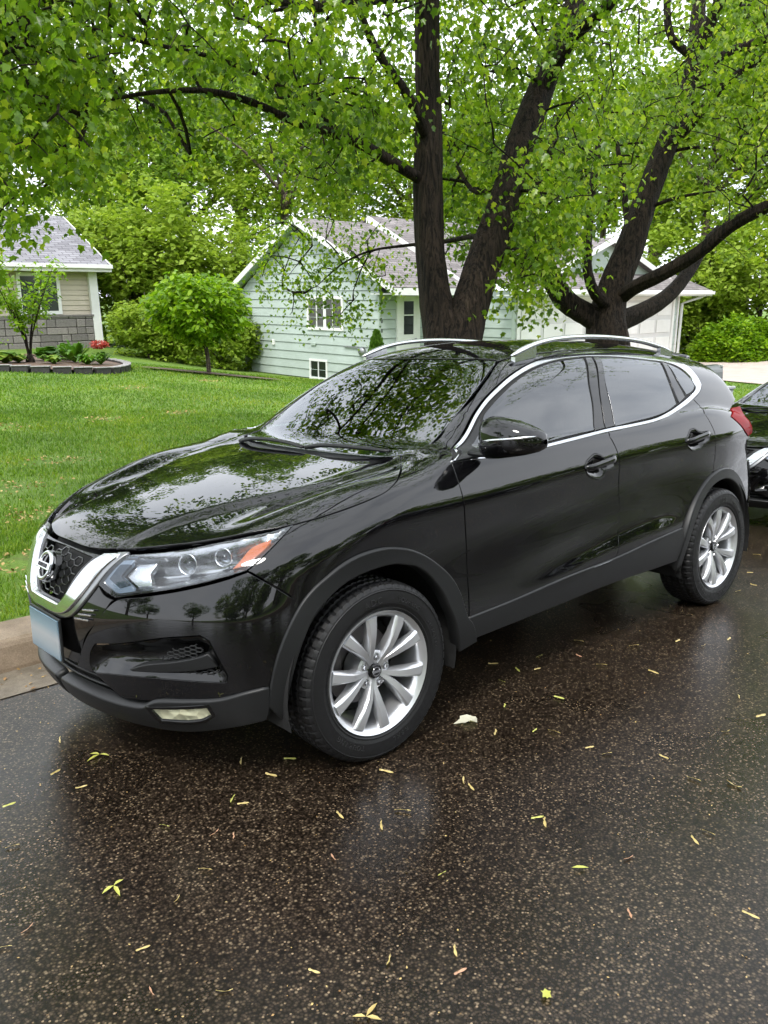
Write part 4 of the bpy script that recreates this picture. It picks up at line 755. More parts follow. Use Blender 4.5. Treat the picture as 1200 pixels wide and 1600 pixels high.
# ---------------------------------------------------------------- car body surface (x back, y right, z up; front axle x=0)
def spl(xs, ys):
    xs = np.array(xs, float); ys = np.array(ys, float); n = len(xs)
    h = np.diff(xs); A = np.eye(n); r = np.zeros(n)
    for i in range(1, n-1):
        A[i, i-1] = h[i-1]; A[i, i] = 2*(h[i-1]+h[i]); A[i, i+1] = h[i]
        r[i] = 6*((ys[i+1]-ys[i])/h[i]-(ys[i]-ys[i-1])/h[i-1])
    m = np.linalg.solve(A, r)
    s0 = (ys[1]-ys[0])/h[0]-h[0]*m[1]/6; s1 = (ys[-1]-ys[-2])/h[-1]+h[-1]*m[-2]/6
    def f(x):
        x = np.asarray(x, float); c = np.clip(x, xs[0], xs[-1])
        i = np.clip(np.searchsorted(xs, c)-1, 0, n-2)
        a = (xs[i+1]-c)/h[i]; b = 1-a
        v = a*ys[i]+b*ys[i+1]+((a**3-a)*m[i]+(b**3-b)*m[i+1])*h[i]**2/6
        return v+np.where(x < xs[0], s0*(x-xs[0]), 0)+np.where(x > xs[-1], s1*(x-xs[-1]), 0)
    return f
def smax(a, b, k):
    h = np.maximum(k-np.abs(a-b), 0)/k
    return np.maximum(a, b)+h*h*h*k/6
def smin(a, b, k): return -smax(-a, -b, k)
def sstep(a, b, x):
    t = np.clip((x-a)/(b-a), 0, 1); return t*t*t*(t*(6*t-15)+10)
YMAX = spl([-1, -.5, 0, .6, 1.5, 2.4, 2.8, 3.1, 3.5], [.897, .902, .908, .906, .908, .906, .887, .842, .75])
ZS = spl([-.9, -.3, .08, .43, .95, 1.54, 2.45, 3.4], [.84, .905, .925, .925, .946, .975, .995, 1.0])
PLOW = spl([-.8, -.66, -.52, -.38, -.28, -.16, -.06, .02, .1], [-.075, -.035, -.008, -.006, -.014, -.020, -.009, .003, .016])
NOSE = spl([.1, .2, .28, .4, .55, .65, .75, .83, .9, 1.0], [-.70, -.765, -.815, -.845, -.862, -.853, -.818, -.767, -.66, -.40])
SWEEP = spl([-.2, 0, .2, .4, .55, .68, .78, .86, .93, 1.0], [.014, 0, .014, .066, .135, .22, .31, .42, .585, .80])
HOODC = spl([-1, -.85, -.74, -.55, -.25, .1, .4, .7, 1.0], [.69, .79, .850, .912, .978, 1.038, 1.078, 1.12, 1.14])
DECK = spl([.2, .45, .9, 1.5, 2.1, 2.5, 2.9, 3.2, 3.5], [1.075, 1.095, 1.11, 1.12, 1.14, 1.155, 1.11, 1.03, .93])
TAIL = spl([.1, .25, .4, .6, .75, .9, 1.05, 1.2, 1.35], [3.28, 3.38, 3.42, 3.43, 3.41, 3.38, 3.32, 3.22, 3.10])
ROOF = spl([.3, .8, 1.1, 1.4, 1.8, 2.3, 2.8, 3.1, 3.3], [1.22, 1.41, 1.488, 1.528, 1.543, 1.530, 1.482, 1.440, 1.405])
GY = spl([.9, 1.1, 1.25, 1.4, 1.5, 1.6], [.885, .842, .790, .715, .655, .59])
GPL = spl([0, .6, 1.2, 1.8, 2.4, 2.8, 3.2, 3.5], [-.02, 0, .005, .002, -.012, -.035, -.085, -.14])
WSB = spl([-.2, 0, .3, .5, .65, .75, .85, 1.], [.008, 0, .020, .053, .092, .13, .19, .31])
def F(x, y, z):
    a = np.sqrt(y*y+1e-8)
    # side
    s = z-ZS(x)
    up = -.42*s-.05*np.maximum(s, 0)**2
    pf = smin(up, PLOW(s), .035)
    sw = sstep(.5, 1.3, x)*(1-sstep(1.9, 2.35, x))
    zl = .46+.10*sstep(.5, 2.1, x)
    pf = pf+sw*.008*np.exp(-((z-zl)/.035)**2)-sw*.006*np.exp(-((z-zl-.09)/.06)**2)
    Y = YMAX(x)+pf
    # flared haunch above rear wheel
    Y = Y+.012*np.exp(-((x-2.62)/.38)**2-((z-.92)/.16)**2)+.010*np.exp(-((x-.0)/.36)**2-((z-.82)/.15)**2)
    fs = a-Y
    ff = (NOSE(z)+SWEEP(a)-x)*.8
    fr = (x-(TAIL(z)-.62*np.maximum(a-.25, 0)**2.6))*.85
    hood = HOODC(x)-.012*(a/.5)**2+.050*sstep(.48, .80, a)*sstep(-.85, -.1, x)*(1-.3*sstep(-.1,.3,x))
    # power-dome creases running from the grille tips to the cowl
    yc = .30+.30*sstep(-.75, .35, x)
    hood = hood-.022*sstep(yc-.01, yc+.055, a)*sstep(-.9, -.5, x)*(1-.35*sstep(-.3, .4, x))
    w = sstep(.25, .55, x)
    top = hood*(1-w)+DECK(x)*w
    ft = z-top
    f = smax(fs, ff, .16)
    f = smax(f, fr, .16)
    f = smax(f, ft, .085)
    f = smax(f, .185+.105*sstep(-.62, -.35, x)-z, .04)
    # greenhouse
    gs = (a-(GY(z)+GPL(x)))*.92
    gf = (.385+(z-1.06)*1.62+.35*(z-1.06)**2+WSB(a)*(1-.25*sstep(1.1, 1.5, z))-x)*.52
    gr = (x-(3.27-(z-1.1)*.60-.5*np.maximum(a-.2, 0)**2.4))*.8
    gt = z-(ROOF(x)-.055*(a/.6)**2-.05*(a/.6)**6)
    g = smax(gs, gf, .07); g = smax(g, gr, .10); g = smax(g, gt, .075)
    g = smax(g, .95-z, .02)
    return smin(f, g, .045)
def grad(P, e=1e-3):
    x, y, z = P.T
    g = np.stack([F(x+e, y, z)-F(x-e, y, z), F(x, y+e, z)-F(x, y-e, z), F(x, y, z+e)-F(x, y, z-e)], -1)
    return g/np.maximum(np.linalg.norm(g, axis=1, keepdims=True), 1e-9)
def march(O, D, off=0., n=70):
    """first surface hit of rays O+tD (the body grown by off)"""
    t = np.zeros(len(O))
    for i in range(n):
        P = O+t[:, None]*D
        f = F(*P.T)-off
        t = t+np.clip(f*.8, -.05, .4)
    return O+t[:, None]*D, f
OUT = {
'front_door': [(0.44,-0.845,1.075), (0.436,-0.879,1.026), (0.438,-0.894,0.982), (0.442,-0.903,0.917), (0.473,-0.888,0.754), (0.473,-0.897,0.602), (0.476,-0.901,0.438), (0.746,-0.903,0.448), (1.096,-0.914,0.472), (1.542,-0.909,0.486), (1.565,-0.895,0.616), (1.578,-0.887,0.74), (1.548,-0.901,0.933), (1.538,-0.901,0.996), (1.532,-0.893,1.035), (1.518,-0.876,1.081), (1.538,-0.847,1.111), (1.247,-0.858,1.095), (1.006,-0.86,1.083), (0.789,-0.859,1.076), (0.629,-0.856,1.074)],
'rear_door': [(1.538,-0.847,1.111), (1.518,-0.876,1.081), (1.532,-0.893,1.035), (1.538,-0.901,0.996), (1.548,-0.901,0.933), (1.578,-0.887,0.74), (1.565,-0.895,0.616), (1.542,-0.909,0.486), (1.838,-0.912,0.51), (2.174,-0.908,0.531), (2.217,-0.904,0.603), (2.303,-0.897,0.678), (2.427,-0.892,0.744), (2.531,-0.889,0.798), (2.527,-0.897,0.875), (2.511,-0.904,0.924), (2.498,-0.907,0.983), (2.499,-0.903,1.023), (2.495,-0.894,1.057), (2.486,-0.881,1.091), (2.471,-0.863,1.126), (2.53,-0.788,1.162), (2.489,-0.768,1.201), (2.332,-0.79,1.168), (2.157,-0.809,1.146), (1.957,-0.824,1.131), (1.733,-0.839,1.12)],
'front_flare': [(-0.46,-0.826,0.337), (-0.455,-0.835,0.392), (-0.43,-0.855,0.511), (-0.39,-0.867,0.602), (-0.335,-0.875,0.68), (-0.288,-0.881,0.721), (-0.237,-0.888,0.751), (-0.184,-0.894,0.778), (-0.13,-0.898,0.796), (-0.062,-0.901,0.806), (0.019,-0.901,0.806), (0.083,-0.899,0.795), (0.151,-0.896,0.775), (0.221,-0.893,0.742), (0.279,-0.892,0.704), (0.336,-0.894,0.658), (0.381,-0.897,0.608), (0.414,-0.901,0.549), (0.434,-0.903,0.491), (0.457,-0.902,0.441), (0.486,-0.899,0.411), (0.526,-0.885,0.324), (0.429,-0.881,0.307), (0.405,-0.897,0.39), (0.381,-0.903,0.46), (0.35,-0.903,0.52), (0.318,-0.899,0.583), (0.275,-0.896,0.638), (0.231,-0.894,0.681), (0.175,-0.894,0.717), (0.119,-0.895,0.734), (0.065,-0.896,0.747), (-0.009,-0.896,0.749), (-0.079,-0.894,0.743), (-0.146,-0.892,0.73), (-0.203,-0.89,0.707), (-0.258,-0.887,0.671), (-0.304,-0.885,0.63), (-0.338,-0.882,0.577), (-0.366,-0.877,0.515), (-0.402,-0.859,0.383), (-0.408,-0.85,0.327)],
'fender': [(-0.287,-0.774,0.928), (-0.196,-0.812,0.946), (-0.102,-0.837,0.965), (0.006,-0.853,0.989), (0.083,-0.853,1.009), (0.145,-0.832,1.029), (0.248,-0.752,1.05), (0.414,-0.58,1.083), (0.458,-0.587,1.093), (0.518,-0.587,1.106), (0.561,-0.616,1.12), (0.55,-0.682,1.107), (0.518,-0.769,1.099), (0.44,-0.845,1.075), (0.436,-0.879,1.026), (0.438,-0.894,0.982), (0.442,-0.903,0.917), (0.473,-0.888,0.754), (0.473,-0.897,0.602), (0.476,-0.901,0.438), (0.434,-0.903,0.491), (0.414,-0.901,0.549), (0.381,-0.897,0.608), (0.336,-0.894,0.658), (0.279,-0.892,0.704), (0.221,-0.893,0.742), (0.151,-0.896,0.775), (0.083,-0.899,0.795), (0.019,-0.901,0.806), (-0.062,-0.901,0.806), (-0.13,-0.898,0.796), (-0.184,-0.894,0.778), (-0.237,-0.888,0.751), (-0.288,-0.881,0.721), (-0.335,-0.875,0.68), (-0.39,-0.867,0.602), (-0.367,-0.864,0.708), (-0.393,-0.852,0.731), (-0.438,-0.824,0.767), (-0.48,-0.778,0.805), (-0.435,-0.79,0.839), (-0.38,-0.793,0.876)],
'hood_near': [(-0.75,0.141,0.827), (-0.756,-0.021,0.826), (-0.746,-0.17,0.828), (-0.705,-0.308,0.841), (-0.654,-0.396,0.85), (-0.574,-0.505,0.867), (-0.499,-0.593,0.884), (-0.454,-0.644,0.896), (-0.372,-0.717,0.914), (-0.296,-0.769,0.927), (-0.196,-0.812,0.946), (-0.102,-0.837,0.965), (0.006,-0.853,0.989), (0.083,-0.853,1.009), (0.145,-0.832,1.029), (0.248,-0.752,1.05), (0.414,-0.58,1.083), (0.375,-0.52,1.072), (0.303,-0.358,1.06), (0.28,-0.121,1.061), (0.299,0.149,1.064)],
'head_lens': [(-0.791,-0.293,0.737), (-0.769,-0.315,0.771), (-0.746,-0.33,0.8), (-0.719,-0.338,0.824), (-0.626,-0.496,0.846), (-0.57,-0.562,0.859), (-0.519,-0.611,0.873), (-0.433,-0.69,0.895), (-0.337,-0.755,0.916), (-0.286,-0.775,0.928), (-0.331,-0.786,0.905), (-0.38,-0.793,0.876), (-0.435,-0.79,0.839), (-0.481,-0.776,0.807), (-0.508,-0.756,0.796), (-0.535,-0.735,0.787), (-0.631,-0.633,0.752), (-0.682,-0.563,0.734), (-0.724,-0.496,0.719), (-0.773,-0.402,0.696), (-0.783,-0.359,0.709)],
'drl': [(-0.781,-0.32,0.744), (-0.722,-0.349,0.818), (-0.693,-0.409,0.825), (-0.749,-0.39,0.766), (-0.735,-0.465,0.727), (-0.766,-0.409,0.707)],
'reflector': [(-0.738,-0.413,0.77), (-0.692,-0.442,0.816), (-0.662,-0.495,0.823), (-0.698,-0.492,0.782), (-0.702,-0.514,0.751), (-0.727,-0.469,0.743)],
'amber': [(-0.528,-0.731,0.801), (-0.502,-0.739,0.825), (-0.432,-0.739,0.876), (-0.357,-0.768,0.901), (-0.383,-0.778,0.883), (-0.45,-0.774,0.842), (-0.482,-0.764,0.82)],
'bumper': [(-0.774,-0.405,0.688), (-0.726,-0.499,0.711), (-0.684,-0.566,0.726), (-0.633,-0.636,0.744), (-0.537,-0.737,0.779), (-0.506,-0.762,0.792), (-0.48,-0.78,0.802), (-0.48,-0.778,0.805), (-0.438,-0.824,0.767), (-0.393,-0.852,0.731), (-0.367,-0.864,0.708), (-0.335,-0.875,0.68), (-0.39,-0.867,0.602), (-0.43,-0.855,0.511), (-0.455,-0.835,0.392), (-0.46,-0.833,0.397), (-0.52,-0.79,0.379), (-0.586,-0.718,0.35), (-0.668,-0.605,0.344), (-0.727,-0.496,0.333), (-0.77,-0.387,0.323), (-0.796,-0.328,0.359), (-0.816,-0.274,0.398), (-0.836,-0.164,0.396), (-0.838,-0.212,0.464), (-0.834,-0.269,0.536), (-0.815,-0.336,0.613)],
'fog': [(-0.72,-0.499,0.314), (-0.606,-0.692,0.342), (-0.592,-0.699,0.31), (-0.609,-0.666,0.287), (-0.687,-0.52,0.263)],
'recess': [(-0.821,-0.315,0.518), (-0.778,-0.445,0.543), (-0.701,-0.594,0.58), (-0.626,-0.699,0.596), (-0.607,-0.722,0.579), (-0.589,-0.741,0.521), (-0.565,-0.758,0.452), (-0.57,-0.75,0.433), (-0.702,-0.573,0.433), (-0.767,-0.439,0.424), (-0.799,-0.345,0.414), (-0.818,-0.268,0.401), (-0.824,-0.262,0.435), (-0.826,-0.282,0.48)],
'comb_up': [(-0.717,-0.56,0.492), (-0.69,-0.611,0.541), (-0.633,-0.691,0.567), (-0.622,-0.705,0.538), (-0.63,-0.693,0.515)],
'comb_lo': [(-0.707,-0.568,0.452), (-0.589,-0.736,0.477), (-0.572,-0.751,0.452), (-0.692,-0.59,0.435)],
'blade': [(-0.766,-0.449,0.443), (-0.741,-0.509,0.467), (-0.677,-0.625,0.494), (-0.623,-0.702,0.52), (-0.613,-0.715,0.528), (-0.592,-0.735,0.489), (-0.629,-0.689,0.475), (-0.722,-0.542,0.452)],
'sill': [(0.476,-0.901,0.438), (0.746,-0.903,0.448), (1.096,-0.914,0.472), (1.542,-0.909,0.486), (1.838,-0.912,0.51), (2.174,-0.908,0.531), (2.197,-0.898,0.452), (2.177,-0.878,0.348), (1.87,-0.881,0.352), (1.554,-0.884,0.359), (1.013,-0.885,0.348), (0.52,-0.889,0.341)],
'chrome_o': [(0.44,-0.845,1.075), (0.523,-0.773,1.099), (0.627,-0.703,1.13), (0.782,-0.654,1.235), (0.868,-0.635,1.286), (0.971,-0.619,1.335), (1.093,-0.598,1.382), (1.247,-0.573,1.424), (1.388,-0.554,1.449), (1.524,-0.544,1.463), (1.673,-0.538,1.471), (1.823,-0.536,1.474), (1.988,-0.547,1.468), (2.16,-0.558,1.457), (2.343,-0.569,1.441), (2.548,-0.575,1.421), (2.642,-0.594,1.4), (2.676,-0.628,1.37), (2.688,-0.685,1.312), (2.674,-0.72,1.266), (2.619,-0.741,1.237), (2.513,-0.765,1.205), (2.361,-0.789,1.169), (2.181,-0.823,1.142), (1.957,-0.856,1.119), (1.739,-0.86,1.109), (1.52,-0.859,1.102), (1.22,-0.865,1.085), (1.013,-0.867,1.074), (0.733,-0.865,1.065)],
'chrome_i': [(0.464,-0.849,1.075), (0.536,-0.792,1.099), (0.638,-0.721,1.121), (0.783,-0.678,1.221), (0.868,-0.658,1.271), (0.966,-0.642,1.317), (1.082,-0.623,1.362), (1.227,-0.602,1.403), (1.355,-0.587,1.427), (1.488,-0.579,1.442), (1.617,-0.578,1.449), (1.76,-0.579,1.451), (1.925,-0.588,1.446), (2.094,-0.6,1.435), (2.26,-0.61,1.42), (2.441,-0.618,1.402), (2.531,-0.634,1.381), (2.575,-0.657,1.355), (2.604,-0.701,1.301), (2.604,-0.726,1.264), (2.569,-0.739,1.248), (2.468,-0.759,1.219), (2.329,-0.781,1.186), (2.19,-0.799,1.158), (2.007,-0.819,1.135), (1.785,-0.829,1.124), (1.566,-0.83,1.118), (1.239,-0.849,1.102), (1.024,-0.855,1.09), (0.737,-0.854,1.081)],
'win_front': [(0.765,-0.714,1.177), (0.811,-0.692,1.22), (0.872,-0.679,1.255), (0.969,-0.661,1.302), (1.093,-0.638,1.352), (1.232,-0.617,1.393), (1.356,-0.603,1.417), (1.478,-0.595,1.432), (1.595,-0.594,1.438), (1.682,-0.592,1.442), (1.553,-0.71,1.323), (1.503,-0.769,1.221), (1.45,-0.826,1.116), (1.259,-0.837,1.109), (1.037,-0.848,1.097), (0.842,-0.85,1.089), (0.625,-0.85,1.082), (0.637,-0.825,1.098)],
'mirror_tri': [(0.471,-0.848,1.076), (0.565,-0.779,1.101), (0.652,-0.723,1.123), (0.779,-0.689,1.21), (0.761,-0.713,1.177), (0.604,-0.85,1.08)],
'b_trim1': [(1.699,-0.589,1.444), (1.752,-0.588,1.446), (1.602,-0.738,1.281), (1.535,-0.825,1.119), (1.454,-0.831,1.115), (1.513,-0.769,1.221), (1.564,-0.71,1.322)],
'b_trim2': [(1.771,-0.589,1.445), (1.818,-0.591,1.444), (1.681,-0.725,1.304), (1.642,-0.788,1.186), (1.621,-0.822,1.122), (1.545,-0.828,1.118), (1.613,-0.739,1.281)],
'win_rear': [(1.828,-0.596,1.441), (1.912,-0.596,1.44), (2.08,-0.608,1.429), (2.246,-0.618,1.415), (2.372,-0.626,1.401), (2.314,-0.7,1.327), (2.287,-0.752,1.247), (2.281,-0.783,1.185), (2.168,-0.798,1.159), (2.019,-0.811,1.141), (1.801,-0.819,1.129), (1.636,-0.825,1.121), (1.66,-0.782,1.199), (1.7,-0.717,1.317)],
'c_trim': [(2.392,-0.625,1.4), (2.433,-0.626,1.396), (2.392,-0.709,1.308), (2.402,-0.765,1.214), (2.316,-0.78,1.189), (2.315,-0.748,1.253), (2.336,-0.7,1.326)],
'win_quarter': [(2.453,-0.628,1.392), (2.506,-0.644,1.374), (2.553,-0.666,1.348), (2.585,-0.704,1.299), (2.583,-0.727,1.265), (2.538,-0.741,1.246), (2.441,-0.757,1.227), (2.426,-0.724,1.285)],
'handle_f': [(1.258,-0.901,0.963), (1.278,-0.899,0.987), (1.313,-0.897,1.002), (1.356,-0.895,1.015), (1.393,-0.898,1.007), (1.424,-0.901,0.989), (1.492,-0.901,0.987), (1.518,-0.902,0.969), (1.509,-0.901,0.942), (1.442,-0.9,0.93), (1.427,-0.897,0.904), (1.382,-0.896,0.894), (1.324,-0.898,0.909), (1.28,-0.9,0.93)],
'handle_r': [(2.173,-0.904,1.006), (2.205,-0.902,1.025), (2.247,-0.896,1.052), (2.3,-0.894,1.057), (2.342,-0.9,1.036), (2.417,-0.901,1.032), (2.441,-0.905,1.011), (2.428,-0.908,0.984), (2.366,-0.907,0.969), (2.349,-0.906,0.945), (2.294,-0.905,0.939), (2.236,-0.905,0.948), (2.187,-0.906,0.975)],
}
# ---------------------------------------------------------------- car: panels cut from the body surface
def panel_data(loop, dirn, off=0., res=.022, gap=.0042, flange=.014, holes=(), dish=None, rnd=.0016, step=.014, corner=32):
    n = unit(dirn); e1 = unit(np.cross([0, 0, 1.], n) if abs(n[2]) < .95 else np.cross(n, [0, 1., 0])*-1); e2 = np.cross(n, e1)
    E = np.stack([e1, e2], 1)
    L3 = smooth_loop(loop, step, corner); dmax = (L3@n).max()
    L2 = L3@E
    if area2(L2) < 0: L2 = L2[::-1]
    L2 = inset2(L2, gap) if gap else L2
    H2 = []
    for h in holes:
        q = smooth_loop(h, step, corner)@E
        if area2(q) < 0: q = q[::-1]
        H2.append(inset2(q, -gap))
    lo, hi = L2.min(0), L2.max(0)
    gx, gy = np.meshgrid(np.arange(lo[0], hi[0], res), np.arange(lo[1], hi[1], res)); G = np.stack([gx.ravel(), gy.ravel()], 1)
    G = G+.0007*np.sin(G*917.3)
    k = inside(G, L2)
    for h in H2: k &= ~inside(G, h)
    G = G[k]
    if len(G):
        k = bdist(G, L2) > res*.45
        for h in H2: k &= bdist(G, h) > res*.45
        G = G[k]
    pts = [L2]+H2; edges = []; b = 0
    for q in pts: m = len(q); edges += [(b+i, b+(i+1) % m) for i in range(m)]; b += m
    A = np.concatenate(pts+[G]) if len(G) else np.concatenate(pts)
    r = delaunay_2d_cdt([Vector(p) for p in A], edges, [], 0, 1e-6)
    Q = np.array([tuple(v) for v in r[0]]); T = np.array([f for f in r[2] if len(f) == 3])
    c = Q[T].mean(1); k = inside(c, L2)
    for h in H2: k &= ~inside(c, h)
    T = T[k]
    used = np.unique(T); mp = np.full(len(Q), -1); mp[used] = np.arange(len(used)); Q = Q[used]; T = mp[T]
    a = Q[T]; ar = (a[:, 1, 0]-a[:, 0, 0])*(a[:, 2, 1]-a[:, 0, 1])-(a[:, 2, 0]-a[:, 0, 0])*(a[:, 1, 1]-a[:, 0, 1])
    T[ar < 0] = T[ar < 0][:, ::-1]
    O = Q[:, :1]*e1+Q[:, 1:]*e2+n*(dmax+.22)
    P, f = march(O, np.repeat(-n[None], len(O), 0), off)
    bad = (np.abs(f) > .004) | ((P@n) < dmax-.9)
    if bad.any() and (~bad).any():
        gi = np.where(~bad)[0]
        for i in np.where(bad)[0]:
            j = gi[np.argmin(((Q[gi]-Q[i])**2).sum(1))]
            P[i] = O[i]+n*((P[j]-O[i])@n)
    N = grad(P)
    if dish:
        d = bdist(Q, L2); t = np.clip(d/dish[1], 0, 1); P = P-N*(dish[0]*(t*t*(3-2*t)))[:, None]
    # rim: boundary edges run with the face on the left
    E_ = {}
    for t in T:
        for i in range(3): E_[(t[i], t[(i+1) % 3])] = 1
    be = [(a_, b_) for (a_, b_) in E_ if (b_, a_) not in E_]
    V = [P]; NN = [N]; Fc = [tuple(t) for t in T]
    if be and flange:
        od = {}
        for a_, b_ in be:
            o = np.cross(P[b_]-P[a_], N[a_]); o /= max(np.linalg.norm(o), 1e-9)
            for v in (a_, b_): od[v] = od.get(v, 0)+o
        idx = {v: i for i, v in enumerate(od)}; vs = list(od); OD = np.array([unit(od[v]+1e-9) for v in vs]); nb = len(vs)
        r1 = P[vs]+OD*rnd-N[vs]*rnd; r2 = P[vs]+OD*rnd-N[vs]*flange
        V += [r1, r2]; n1 = N[vs]*.5+OD; n1 /= np.linalg.norm(n1, axis=1, keepdims=True); NN += [n1, OD]
        b0 = len(P)
        for a_, b_ in be:
            i, j = idx[a_], idx[b_]
            Fc += [(b_, a_, b0+i, b0+j), (b0+j, b0+i, b0+nb+i, b0+nb+j)]
    return np.concatenate(V), Fc, (None if dish else np.concatenate(NN))
def panel(name, loop, dirn, m, parent, mirror=True, label=None, **k):
    V, Fc, NN = panel_data(loop, dirn, **k)
    o = link(name, mesh_np(name, V, Fc, m, smooth=True, normals=NN), parent)
    if label: o['label'] = label
    if mirror:
        s = np.array([1, -1, 1.])
        o2 = link(name, mesh_np(name, V*s, [f[::-1] for f in Fc], m, smooth=True, normals=None if NN is None else NN*s), parent)
        return o, o2
    return o
def sym(half): return [tuple(p) for p in half]+[(p[0], -p[1], p[2]) for p in half[::-1] if abs(p[1]) > 1e-6]
def text_arrays(s, size, extrude=.001, font_space=1.):
    c = bpy.data.curves.new('t', 'FONT'); c.body = s; c.size = size; c.extrude = extrude; c.align_x = 'CENTER'; c.align_y = 'CENTER'; c.space_character = font_space; c.resolution_u = 3
    o = bpy.data.objects.new('t', c); COL.objects.link(o)
    me = bpy.data.meshes.new_from_object(o.evaluated_get(bpy.context.evaluated_depsgraph_get()))
    V = np.array([tuple(v.co) for v in me.vertices]); Fc = [tuple(p.vertices) for p in me.polygons]
    bpy.data.objects.remove(o); bpy.data.curves.remove(c); bpy.data.meshes.remove(me)
    return V, Fc
# materials
m_paint = mat('black_paint', (.003, .003, .0035), .3, 0, 0., 1.0); bsdf(m_paint).inputs['Coat IOR'].default_value = 1.54; bsdf(m_paint).inputs['Coat Roughness'].default_value = .008
def drops(m):       # rain beads: a fine relief on the clear coat
    N, L = nodes(m); tc = N.new('ShaderNodeTexCoord'); v = N.new('ShaderNodeTexVoronoi'); v.inputs['Scale'].default_value = 130; L.new(tc.outputs['Object'], v.inputs['Vector'])
    r = ramp(m, v.outputs['Distance'], [(0, (1, 1, 1)), (.15, (0, 0, 0))]); no = noise_node(m, 9, 2)
    rr = ramp(m, no.outputs['Fac'], [(.56, (0, 0, 0)), (.68, (1, 1, 1))])
    h = mixc(m, 1.0, r.outputs['Color'], rr.outputs['Color'], 'MULTIPLY')
    b = bump(m, h, .18, .002); L.new(b, bsdf(m).inputs['Coat Normal']); 
drops(m_paint)
m_gblack = mat('gloss_black', (.003, .003, .003), .05)
m_plastic = mat('matte_plastic', (.011, .0115, .012), .42, 0, .35); no_ = noise_node(m_plastic, 900, 2); nodes(m_plastic)[1].new(bump(m_plastic, no_.outputs['Fac'], .12, .001), bsdf(m_plastic).inputs['Normal'])
m_black = mat('black_void', (.006, .006, .006), .8)
m_chrome = mat('chrome', (.52, .53, .55), .09, 1.0)
m_satin = mat('satin_silver', (.62, .63, .65), .26, 1.0)
m_satin2 = mat('dark_satin', (.26, .265, .27), .28, 1.0)
m_alloy = mat('alloy_silver', (.60, .61, .63), .30, .75, coat=.4)
m_rubber = mat('tyre_rubber', (.008, .008, .0085), .55, 0, .35); no_ = noise_node(m_rubber, 60, 4); nodes(m_rubber)[1].new(ramp(m_rubber, no_.outputs['Fac'], [(.35, (.42, .42, .42)), (.65, (.62, .62, .62))]).outputs['Color'], bsdf(m_rubber).inputs['Roughness'])
m_letter = mat('tyre_lettering', (.022, .022, .023), .3)
m_disc = mat('brake_steel', (.16, .15, .15), .45, .9)
m_amber = mat('amber_lens', (.55, .115, .012), .12, 0, .5, 1.0)
m_red = mat('red_lens', (.20, .004, .006), .3, 0, .0, .2)
m_lamp = mat('lamp_reflector', (.80, .82, .85), .16, .85)
m_lampd = mat('lamp_housing', (.36, .365, .375), .16, .9)
m_lampb = mat('lamp_bezel_black', (.01, .01, .011), .15)
m_drl = mat('lamp_light_guide', (.20, .255, .33), .22, .1, .6, .6)
m_drld = mat('lamp_light_guide_dark', (.05, .065, .085), .2)
m_fogl = mat('fog_glass', (.80, .80, .56), .12, .35, .6, .6); vf_ = nodes(m_fogl)[0].new('ShaderNodeTexVoronoi'); vf_.inputs['Scale'].default_value = 24; nodes(m_fogl)[1].new(nodes(m_fogl)[0].new('ShaderNodeTexCoord').outputs['Object'], vf_.inputs['Vector']); nodes(m_fogl)[1].new(bump(m_fogl, vf_.outputs['Distance'], .6, .02), bsdf(m_fogl).inputs['Normal'])
m_seat = mat('seat_cloth', (.03, .03, .032), .8)
m_dash = mat('dashboard_vinyl', (.02, .02, .021), .6)
def glass_mat(name, tint, ior):
    m = bpy.data.materials.new(name); m.use_nodes = True; N, L = nodes(m); N.clear()
    o = N.new('ShaderNodeOutputMaterial'); mx = N.new('ShaderNodeMixShader'); tr = N.new('ShaderNodeBsdfTransparent'); gl = N.new('ShaderNodeBsdfGlossy'); fr = N.new('ShaderNodeFresnel')
    tr.inputs['Color'].default_value = (*tint, 1); gl.inputs['Roughness'].default_value = .004; gl.inputs['Color'].default_value = (.96, .98, 1, 1); fr.inputs['IOR'].default_value = ior
    L.new(fr.outputs['Fac'], mx.inputs['Fac']); L.new(tr.outputs['BSDF'], mx.inputs[1]); L.new(gl.outputs['BSDF'], mx.inputs[2]); L.new(mx.outputs['Shader'], o.inputs['Surface'])
    MATS[name] = m; return m
m_glass = glass_mat('privacy_glass', (.035, .04, .045), 1.95)
m_wind = glass_mat('windscreen_glass', (.36, .50, .43), 2.1)
m_lens = glass_mat('clear_lens', (.90, .92, .94), 1.5)
m_plate = mat('plate_print', (.3, .5, .6), .35)
def plate_print(m):
    N, L = nodes(m); tc = N.new('ShaderNodeTexCoord'); s = N.new('ShaderNodeSeparateXYZ'); L.new(tc.outputs['Generated'], s.inputs['Vector'])
    r = ramp(m, s.outputs['Z'], [(0, (.13, .19, .24)), (.25, (.23, .27, .30)), (.5, (.29, .31, .33)), (.75, (.15, .22, .27)), (1, (.09, .15, .20))])
    L.new(r.outputs['Color'], bsdf(m).inputs['Base Color'])
plate_print(m_plate)

